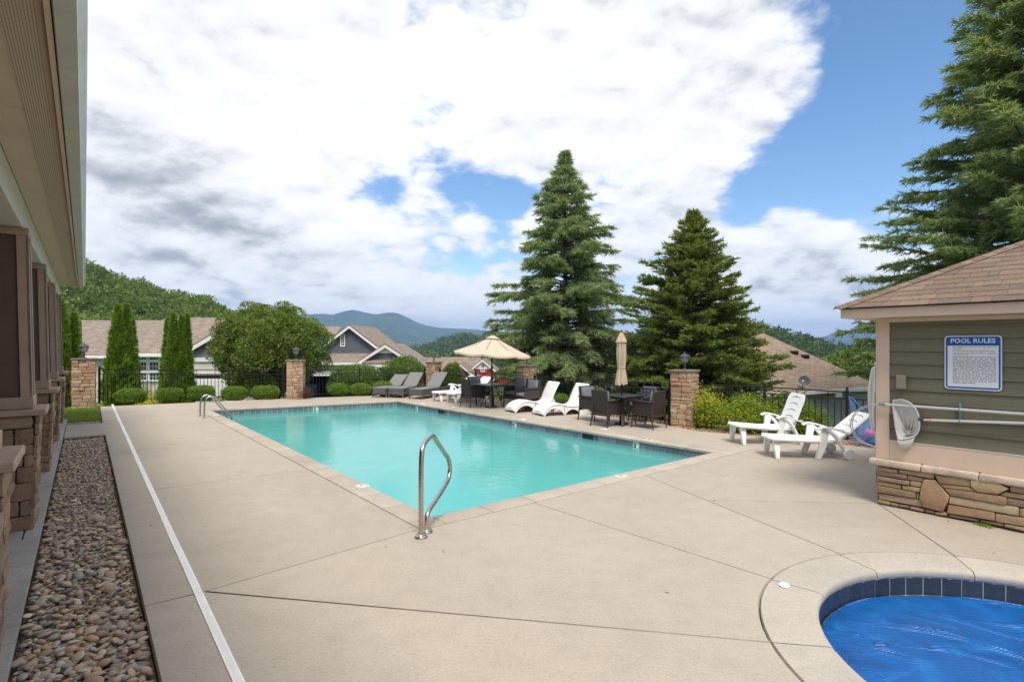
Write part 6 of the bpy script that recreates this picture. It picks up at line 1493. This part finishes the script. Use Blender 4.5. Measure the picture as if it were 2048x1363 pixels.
    MB().b2(S(X(632, Y), Y - 1.6, zl - .16), S(X(726, Y), Y - 1.5, zl + .02)).build('gutter', M['white'], root, False, .02)
    MB().b2(S(X(606, Y), Y - 1.2, Z(748, Y - 1)), S(X(728, Y), Y - 1.0, zl - .1)).build('header_wall', M['cream_siding'], root); MB().b2(S(X(604, Y), Y - 1.3, Z(751, Y - 1)), S(X(684, Y), Y - 1.19, Z(744, Y - 1))).build('garage_trim', M['white'], root)
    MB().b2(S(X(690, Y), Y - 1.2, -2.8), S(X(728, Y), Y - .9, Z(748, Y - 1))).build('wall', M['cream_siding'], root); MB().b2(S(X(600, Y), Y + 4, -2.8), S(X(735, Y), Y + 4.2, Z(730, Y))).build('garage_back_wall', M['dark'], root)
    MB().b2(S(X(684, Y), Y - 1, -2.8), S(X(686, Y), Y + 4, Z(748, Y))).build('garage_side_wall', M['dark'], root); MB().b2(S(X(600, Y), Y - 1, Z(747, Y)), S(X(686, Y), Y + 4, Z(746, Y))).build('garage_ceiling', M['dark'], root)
    MB().b2(S(X(604, Y), Y - 2.4, -2.72), S(X(686, Y), Y + 4, -2.6)).build('garage_floor', M['deck'], root); MB().b2(S(X(600, Y), Y - 1.2, -2.8), S(X(606, Y), Y + 4, Z(740, Y))).build('garage_side_wall', M['dark'], root)  # garage inside walls are near-black, indoor shade put into their colour
    Y2 = 42.5; a, b = S(X(722, Y2), Y2, 0), S(X(822, Y2), Y2, 0); gable(root, a[0], b[0], a[1], a[1] + 7, Z(722, Y2) - o.z, Z(690, Y2) - o.z, M['grey_siding'], M['rt'], Z(724, Y2) - o.z, .3, trim=.22)
    xm = (a[0] + b[0]) / 2; pk = Z(690, Y2) - o.z; MB().ext([(xm - .85, a[1] - .06, pk - .62), (xm + .85, a[1] - .06, pk - .62), (xm, a[1] - .06, pk - .02)], (0, .05, 0)).build('gable_panel', M['white'], root)
    z_ = Z(726, Y2 - .6) - o.z; roof_slab(root, [(a[0] + .2, a[1] - .6, z_), (b[0] - .2, a[1] - .6, z_), (b[0] - .2, a[1] + .02, z_ + .28), (a[0] + .2, a[1] + .02, z_ + .28)], M['rb'], .06)
    MB().b2((a[0], a[1] - .55, z_ - .30), (b[0], a[1] - .05, z_ - .02)).build('porch_beam', M['white'], root)
    for px in (726, 757, 800): x = X(px, Y2) - o.x; MB().b2((x - .16, a[1] - .5, -.1), (x + .16, a[1] - .18, z_ - .3)).build('porch_column', M['white'], root)
    MB().b2((a[0] + .1, a[1] + 1.5, -.1), (b[0] - .1, a[1] + 1.7, z_)).build('porch_wall', M['brown'], root)
    for px in (738, 775): window(root, (X(px, Y2) - o.x, a[1] + 1.5, z_ - 1.1), .8, 1.3, 2, 3)
    roof_slab(root, [S(X(560, Y), Y + 6, Z(668, Y + 6)), S(X(672, Y + 6), Y + 6, Z(668, Y + 6)), S(X(684, Y + 9), Y + 9, Z(653, Y + 9)), S(X(600, Y + 9), Y + 9, Z(650, Y + 9))], M['rt'])
    c = thing('utility_cart', 'blue topped cart parked in the open garage of the grey house', 'cart', (X(619, Y), Y + .6, -2.6))
    MB().box((0, 0, 1.0), (1.0, .9, .35)).build('blue_tarp', M['blue_fab'], c, True, .08, 2); MB().box((0, 0, .55), (1.0, 1.1, .5)).build('body', M['navy'], c, True, .05)
    for sx in (-.4, .4):
        for sy in (-.4, .4): MB().lathe([(.05, -.07), (.22, -.07), (.24, 0), (.22, .07), (.05, .07)], 14).build('wheel', M['dark'], c, True, loc=(sx * 1.1, sy, .24), rot=(0, R(90), 0))
    # red house
    Y = 75.0; root = thing('neighbour_house', 'red sided house with white shingled gable under the open umbrella', 'house', (X(955, Y), Y, -5.9)); o = root.location
    a, b = S(X(936, Y), Y, 0), S(X(994, Y), Y, 0); zp, ze = Z(711, Y) - o.z, Z(735, Y) - o.z; gable(root, a[0], b[0], 0, 9, ze, zp, M['red_siding'], M['rb'], 0, .3, trim=.26)
    xm = (a[0] + b[0]) / 2; k = (zp - ze) / (xm - a[0]); zc = Z(728, Y) - o.z; hw = (zp - zc) / k; MB().ext([(xm - hw, -.05, zc), (xm + hw, -.05, zc), (xm, -.05, zp - .03)], (0, .045, 0)).build('gable_shingles', M['white'], root); MB().b2((xm - hw, -.09, zc - .1), (xm + hw, -.05, zc + .06)).build('band_board', M['white'], root)
    window(root, (xm + .05, -.05, Z(727, Y) - o.z), .62, 1.15, 2, 3, frame=.09, bar=.05)
    Y2 = 70; a, b = S(X(888, Y2), Y2, 0), S(X(955, Y2), Y2, 0); gable(root, a[0], b[0], a[1], a[1] + 8, Z(748, Y2) - o.z, Z(720, Y2) - o.z, M['red_siding'], M['rb'], 0, .3, trim=.28); window(root, (a[0] + 2.15 - .1, a[1], Z(737, Y2) - o.z), .8, .8, 2, 2, frame=.14, bar=.05)
    a, b = S(X(986, Y2 + 2), Y2 + 2, 0), S(X(1032, Y2 + 2), Y2 + 2, 0); gable(root, a[0], b[0], a[1], a[1] + 5, Z(752, Y2) - o.z, Z(734, Y2) - o.z, M['red_siding'], M['rb'], 0, .3, trim=.28)
    MB().b2((a[0] + .5, a[1] - .06, .3), (b[0] - .9, a[1] - .01, 1.0 + .6)).build('garage_door', M['white'], root)
    yr = 86; roof_slab(root, [S(X(868, 79), 79, Z(735, 79)), S(X(968, 79), 79, Z(735, 79)), S(X(962, yr), yr, Z(706.5, yr)), S(X(882, yr), yr, Z(706.5, yr))], M['rb'], .15); MB().b2(S(X(872, 80), 80, -6), S(X(966, 80), 85, Z(736, 79))).build('wall', M['red_siding'], root)
    root.location.z -= .55
    # long tan roofs left of the red house
    Y = 58; root = thing('neighbour_house', 'house with long tan roof behind the third stone pillar', 'house', (X(850, Y), Y, -5.2)); o = root.location
    roof_slab(root, [S(X(800, Y), Y, Z(742, Y)), S(X(918, Y), Y, Z(742, Y)), S(X(909, Y + 6), Y + 6, Z(717, Y + 6)), S(X(812, Y + 6), Y + 6, Z(712, Y + 6))], M['rb'], .15); MB().b2(S(X(806, Y), Y + .5, -5.3), S(X(912, Y), Y + 8, Z(744, Y))).build('wall', M['red_siding'], root)
    MB().b2(S(X(800, Y), Y - .06, Z(744, Y) - .1), S(X(918, Y), Y + .02, Z(742, Y) + .03)).build('gutter', M['white'], root); roof_slab(root, [S(X(918, Y + 11), Y + 11.5, Z(742, Y)), S(X(800, Y + 11), Y + 11.5, Z(742, Y)), S(X(812, Y + 6), Y + 6, Z(712, Y + 6)), S(X(909, Y + 6), Y + 6, Z(717, Y + 6))], M['rb'], .15)
    # house below the deck on the right
    root = thing('neighbour_house', 'grey house with big tan hip roof below the right fence', 'house', (14, 25, -3.0)); o = root.location
    ap = V(Q(1527, 666, 29)); el = V(Q(1548, 786, 22.5)); er = V(Q(1762, 772.5, 25.0)); bl = V((ap.x - 7, 33, er.z)); 
    vs = [el - o, er - o, ap - o, bl - o, V((er.x + .5, 36, er.z)) - o, V((el.x - 6.5, 27, el.z)) - o]
    f = roof_slab(root, [vs[0], vs[1], vs[2], vs[2] + (vs[0] - vs[1]) * 1e-4], M['rb'], .02); MB().add(vs, [(1, 4, 2), (0, 2, 5), (2, 4, 3), (2, 3, 5)]).build('roof_slope', M['roof_brown'], root)
    n_ = (vs[1] - vs[0]); MB().bar(vs[0] + V((0, -.05, -.07)), vs[1] + V((0, -.05, -.07)), .09, .14).build('gutter', M['white'], root); MB().bar(vs[0] + V((0, -.04, -.02)), vs[5] + V((0, -.04, -.02)), .08, .22).build('rake_board', M['white'], root)
    MB().ext([vs[0] + V((.1, .35, -.1)), vs[1] + V((-.3, .35, -.1)), vs[1] + V((-.3, .35, -3.2)), vs[0] + V((.1, .35, -3.2))], (0, 5, 0)).build('wall', M['wall_grey'], root)
    MB().ext([vs[5] + V((.3, .3, -.1)), vs[0] + V((.1, .34, -.1)), vs[0] + V((.1, .34, -3.2)), vs[5] + V((.3, .3, -3.2))], (0, 4, 0)).build('wall', M['wall_grey'], root)
    def onroof(px, py):
        a, b, c = el, er, ap; n = (b - a).cross(c - a); d = V(((px - 1024) / F, 1, (YH - py) / F)); s = (a - V((0, 0, CAMH))).dot(n) / d.dot(n); return V((0, 0, CAMH)) + d * s - o
    for px, py in ((1589, 707), (1611, 715)): q = onroof(px, py); MB().b2(q + V((-.16, -.12, -.05)), q + V((.16, .2, .16))).build('roof_vent', M['iron'], root, True, .05, 2)
    q = onroof(1607, 779); dsh = thing('satellite_dish', 'grey satellite dish standing on the tan roof edge', 'satellite dish', q + o); dsh.scale = (.72, .72, .72)
    pts = [(r_ * math.cos(a_), r_ * math.sin(a_)) for r_ in (0,) for a_ in (0,)]
    rm = Matrix.Rotation(R(-25), 3, 'Z') @ Matrix.Rotation(R(72), 3, 'X')
    b_ = MB().lathe([(.0, .0), (.12, .008), (.22, .03), (.30, .06), (.305, .062), (.30, .05), (.0, -.012)], 24); b_.v = [tuple(rm @ V(p) + V((.05, 0, .52))) for p in b_.v]; b_.build('reflector', M['dish'], dsh, True)
    MB().tube([(0, .1, 0), (-.02, .08, .2), (.05, .06, .5)], .022, 8).build('mast', M['dish'], dsh, True); MB().tube([(.0, .0, .32), (-.2, -.32, .50)], .015, 6).build('feed_arm', M['dish'], dsh, True); MB().box((-.22, -.35, .54), (.1, .12, .1)).build('receiver', M['white'], dsh, True, .02)
    q = Q(1675, 788, 23.9) - o; MB().b2(q + V((-.15, -.1, -.12)), q + V((.15, .4, .12))).build('wall_vent', M['white'], root)
    # far church steeple
    q = Q(1697, 745, 320); st = thing('church_steeple', 'tiny white church steeple among the trees on the right hill', 'church', (q.x, q.y, q.z - 6)); MB().box((0, 0, 6), (2.2, 2.2, 4)).build('tower', M['white'], st); MB().lathe([(1.3, 8), (.55, 10), (.1, 14)], 8).build('spire', M['white'], st); MB().box((4, 4, 2.2), (12, 7, 5)).build('nave', M['white'], st); MB().ext([(-2, .3, 4.7), (-2, 7.7, 4.7), (-2, 4, 7)], (12, 0, 0)).build('roof', M['roof_brown'], st)
M['dish'] = plain('grey_dish', (.12, .125, .13), .5, var=.2)
build_houses()

# ------------------------------------------------------------------ mulch bed, stray leaves
def build_small():
    r = np.random.default_rng(77); a = [P(1755, 897).xy, P(1540, 873).xy, P(1400, 862).xy, P(1320, 847).xy, V((3.2, 14.0)), V((.35, 17.3)), V((-3.2, 21.2))]; b = [V((8.9, 9.4)), V((6.9, 11.15)), V((5.65, 12.3)), V((4.4, 13.4)), V((4.3, 13.5)), V((.6, 18.4)), V((-3.1, 22.4))]
    m = MB(); n = len(a)
    for i in range(n - 1): m.add([(a[i].x, a[i].y, -.03), (a[i + 1].x, a[i + 1].y, -.03), (b[i + 1].x, b[i + 1].y, -.015), (b[i].x, b[i].y, -.015)], [(0, 1, 2, 3)])
    bed = tag(m.build('gravel_bed', M['mulch']), kind='structure')
    V_, F_, T_ = [], [], []; k0 = 0
    for i in range(n - 1):
        L = (a[i + 1] - a[i]).length; cnt = int(L * 150)
        for _ in range(cnt):
            t = r.random(); s = r.random() ** 1.6 * .8; q = a[i].lerp(a[i + 1], t).lerp(b[i].lerp(b[i + 1], t), s); v, f = pebble_base(I1, r); sz = r.uniform(.012, .030)
            V_.append(v * (sz, sz * .8, sz * .5) + (q.x, q.y, -.015 + r.uniform(0, .012))); F_.append(f + k0); k0 += len(v); T_.append(np.full(len(v), (r.random() * .5 + .45) % 1))
    tag(obj('gravel', mesh_np('gravel', np.concatenate(V_), np.concatenate(F_), M['bedgravel'], True, np.concatenate(T_)), bed), kind='stuff')
    lm = [m_leaf('dry_leaf', [(0, (.16, .085, .035)), (1, (.26, .14, .05))], .1)][0]
    for i, (px, py) in enumerate(((1555, 922), (1585, 925), (1980, 1056), (1895, 1041), (1990, 1104), (1305, 960), (773, 1092), (885, 1102), (1338, 1184), (300, 1050), (1646, 938), (1165, 1022), (1430, 1001))):
        q = P(px, py, .004); pts = np.array([(q.x, q.y, .004)] * 1 + [(q.x + r.normal() * .03, q.y + r.normal() * .03, .004) for _ in range(2 if i < 3 else 0)]); d = unit(r.normal(size=pts.shape) * (1, 1, .1))
        tag(obj('fallen_leaf', cards_mesh('fallen_leaf', pts, d, .035, .018, lm, r)), ('dry brown leaves under the reclined chaise', 'dry brown leaves beside the reclined chaise leg', 'brown leaves by the weeds at the stone base', 'single leaf at the pool house stone base', 'reddish leaf beside the spa coping', 'dark leaf at the near coping joint', 'small leaf left of the grab rail foot', 'small leaf right of the grab rail foot', 'small leaf on the open deck before the spa', 'small leaf on the slab beside the pebble bed', 'small leaf between the chaises and pool house', 'small leaf near the middle coping joint', 'small leaf on the slab right of the pool')[i], 'leaf', 'fallen leaves on the deck')
def m_bedgravel():
    t = NT('bed_gravel'); a = t.n('ShaderNodeAttribute'); a.attribute_name = 'tint'; t.set(t.ramp(a.outputs['Fac'], [(0, (.36, .25, .16)), (.5, (.46, .34, .23)), (1, (.30, .20, .13))]), .8, 0, .2); return t.m
M['bedgravel'] = m_bedgravel()
build_small()

# ------------------------------------------------------------------ wooded hills and mountains
def ridge_hill(name, pts, Y, front, zf, forest, crown, ntree, seed, label, drop=0, leafn=90, lsz=.40, leaf=None):
    # pts: crest in photo pixels; the crest stands at distance Y, the foot at distance front
    r = np.random.default_rng(seed); px = np.array([p[0] for p in pts], float); py = np.array([p[1] for p in pts], float)
    nx, ny = 110, 36; xs = np.linspace(px[0], px[-1], nx); cz = CAMH - (np.interp(xs, px, py) - YH) * Y / F - drop
    vs = []
    for j in range(ny):
        t = j / (ny - 1) * 1.5; yy = front + (Y - front) * min(t, 1) + max(0, t - 1) * (Y - front) * 1.2; s = math.sin(min(t, 1) * math.pi / 2) ** 1.25 if t <= 1 else 1 - (t - 1) * .8
        xw = (xs - 1024) / F * (Y * .6 + yy * .4); nz = np.sin(xs * .045 + j * .55 + seed) * .04 + np.sin(xs * .021 - j * .31) * .06
        vs.append(np.stack([xw, np.full(nx, yy), zf + (cz - zf) * np.clip(s * (1 + nz * (1 - min(t, 1))), 0, 1.02)], 1))
    v = np.concatenate(vs); idx = np.arange(nx * ny).reshape(ny, nx); f = np.stack([idx[:-1, :-1], idx[:-1, 1:], idx[1:, 1:], idx[1:, :-1]], -1).reshape(-1, 4)
    h = tag(obj(name, mesh_np(name, v, f, forest, True)), kind='structure')
    if ntree:
        g = v.reshape(ny, nx, 3); P_, D_, T_ = [], [], []; js = r.uniform(0, (ny - 1) / 1.5 * 1.04, ntree) ; is_ = r.uniform(0, nx - 1.01, ntree)
        for j, i in zip(js, is_):
            j0, i0 = min(int(j), ny - 2), int(i); a, b = j - j0, i - i0; p = g[j0, i0] * (1 - a) * (1 - b) + g[j0 + 1, i0] * a * (1 - b) + g[j0, i0 + 1] * (1 - a) * b + g[j0 + 1, i0 + 1] * a * b
            R_ = crown * r.uniform(.6, 1.25); q = unit(r.normal(size=(leafn, 3)) + (0, 0, .35)); k = R_ * (1 + .22 * np.sin(q[:, 0] * 6 + i) * np.sin(q[:, 2] * 7 + j)) * (1 - .25 * r.random(leafn) ** 2); P_.append(p + q * k[:, None] * (1, 1, 1.05) + (0, 0, R_ * .55)); D_.append(unit(q + r.normal(size=q.shape) * .8)); T_.append(np.full(leafn, np.clip(r.normal(.45, .24), 0, 1)))
        o = obj('woodland', cards_mesh('woodland', np.concatenate(P_), np.concatenate(D_), crown * lsz, crown * lsz * .62, leaf or M['forest'], r, np.concatenate(T_)), h); tag(o, kind='stuff')
def m_forest_far(name, c1, c2, sc):
    t = NT(name); co = t.co(); n = t.noise(co, sc, 8, .7); n2 = t.noise(co, sc * 7, 5, .7)
    t.set(t.mix(t.ramp(n, [(.3, c1), (.7, c2)]), t.ramp(n2, [(.3, .55), (.7, 1.3)]), .8, 'MULTIPLY'), .95, 0, .05); t.bump(n2, 14 if sc < .02 else 3, .9); return t.m
FF = m_forest_far('forest_floor', (.03, .05, .014), (.06, .085, .02), .05); FM = m_forest_far('far_forest', (.018, .035, .010), (.11, .145, .035), .0045)
ridge_hill('left_wooded_hill', [(-350, 440), (-150, 452), (0, 478), (120, 500), (175, 522), (230, 548), (290, 566), (350, 583), (405, 592), (450, 612), (480, 632), (540, 655), (620, 690), (700, 705)], 230, 95, -10, FF, 4.6, 1650, 401, None, 8.0, 250, .24)
ridge_hill('right_wooded_hill', [(1300, 610), (1400, 625), (1480, 640), (1530, 655), (1570, 668), (1610, 679), (1660, 690), (1700, 690), (1760, 682), (1850, 668), (2000, 650), (2300, 640), (2700, 630)], 520, 240, -32, FF, 6.0, 2100, 402, None, 11, 60, .40, M['forest_dark'])
ridge_hill('middle_wooded_hill', [(560, 712), (700, 704), (790, 700), (850, 692), (885, 678), (920, 668), (960, 672), (1000, 668), (1080, 662), (1160, 664), (1260, 668), (1400, 676), (1500, 690)], 1000, 480, -45, FF, 9.0, 2400, 403, None, 14, 46, .40, M['forest_dark'])
ridge_hill('nearer_wooded_rise', [(560, 722), (680, 716), (760, 712), (830, 706), (900, 704), (960, 702), (1040, 700), (1150, 700), (1300, 705), (1500, 712), (1650, 712)], 380, 220, -30, FF, 5.0, 1500, 404, None, 9, 60, .40, M['forest_dark'])
def mountain(name, pts, Y, front, seed):
    r = np.random.default_rng(seed); px = np.array([p[0] for p in pts], float); py = np.array([p[1] for p in pts], float); nx, ny = 420, 90; xs = np.linspace(px[0], px[-1], nx); cz = CAMH - (np.interp(xs, px, py) - YH) * Y / F
    cz = np.convolve(np.pad(cz, 2, mode='edge'), [.15, .2, .3, .2, .15], 'valid') + r.normal(size=nx) * Y * .00028
    vs = []; base = -55
    for j in range(ny):
        t = j / (ny - 1) * 1.4; tt = min(t, 1); yy = front + (Y - front) * tt + max(0, t - 1) * (Y - front)
        spur = sum(np.sin(xs * k_ + seed * k_ * 40 + tt * p_) * a_ for k_, p_, a_ in ((.035, 2.2, .09), (.082, -3.1, .055), (.19, 4.0, .03), (.43, -6, .016)))
        s = tt ** 1.25 * (1 + spur * 2.2 * (1 - tt) * tt * 2) if t <= 1 else 1 - (t - 1) * 1.2
        z = base + (cz - base) * s + r.normal(size=nx) * Y * .0004 * (tt < .99); vs.append(np.stack([(xs - 1024) / F * (Y * .7 + yy * .3), np.full(nx, yy), z], 1))
    v = np.concatenate(vs); idx = np.arange(nx * ny).reshape(ny, nx); f = np.stack([idx[:-1, :-1], idx[:-1, 1:], idx[1:, 1:], idx[1:, :-1]], -1).reshape(-1, 4)
    tag(obj(name, mesh_np(name, v, f, FM, True)), kind='structure')
mountain('far_blue_mountain', [(-400, 660), (200, 640), (480, 628), (560, 634), (620, 628), (650, 626), (670, 630), (690, 620), (703, 617.5), (722, 621), (748, 629), (770, 626), (787, 623), (805, 628), (825, 640), (850, 650), (880, 655), (905, 656), (930, 657), (960, 659), (1000, 664), (1100, 668), (1250, 664), (1400, 672), (1560, 682), (1610, 686), (1640, 676), (1680, 665), (1720, 661), (1770, 660), (1830, 650), (1950, 652), (2100, 640), (2500, 650)], 5200, 2600, 411)

hz = bpy.data.materials.new('haze'); hz.use_nodes = True; nt = hz.node_tree; nt.nodes.clear(); vo = nt.nodes.new('ShaderNodeVolumePrincipled'); vo.inputs['Color'].default_value = (.34, .58, 1.0, 1); vo.inputs['Density'].default_value = 1.5e-4; vo.inputs['Anisotropy'].default_value = .0
oo = nt.nodes.new('ShaderNodeOutputMaterial'); nt.links.new(vo.outputs[0], oo.inputs['Volume'])
tag(MB().b2((-9500, -9200, -62), (9500, 9300, 352)).build('haze', hz), kind='stuff')
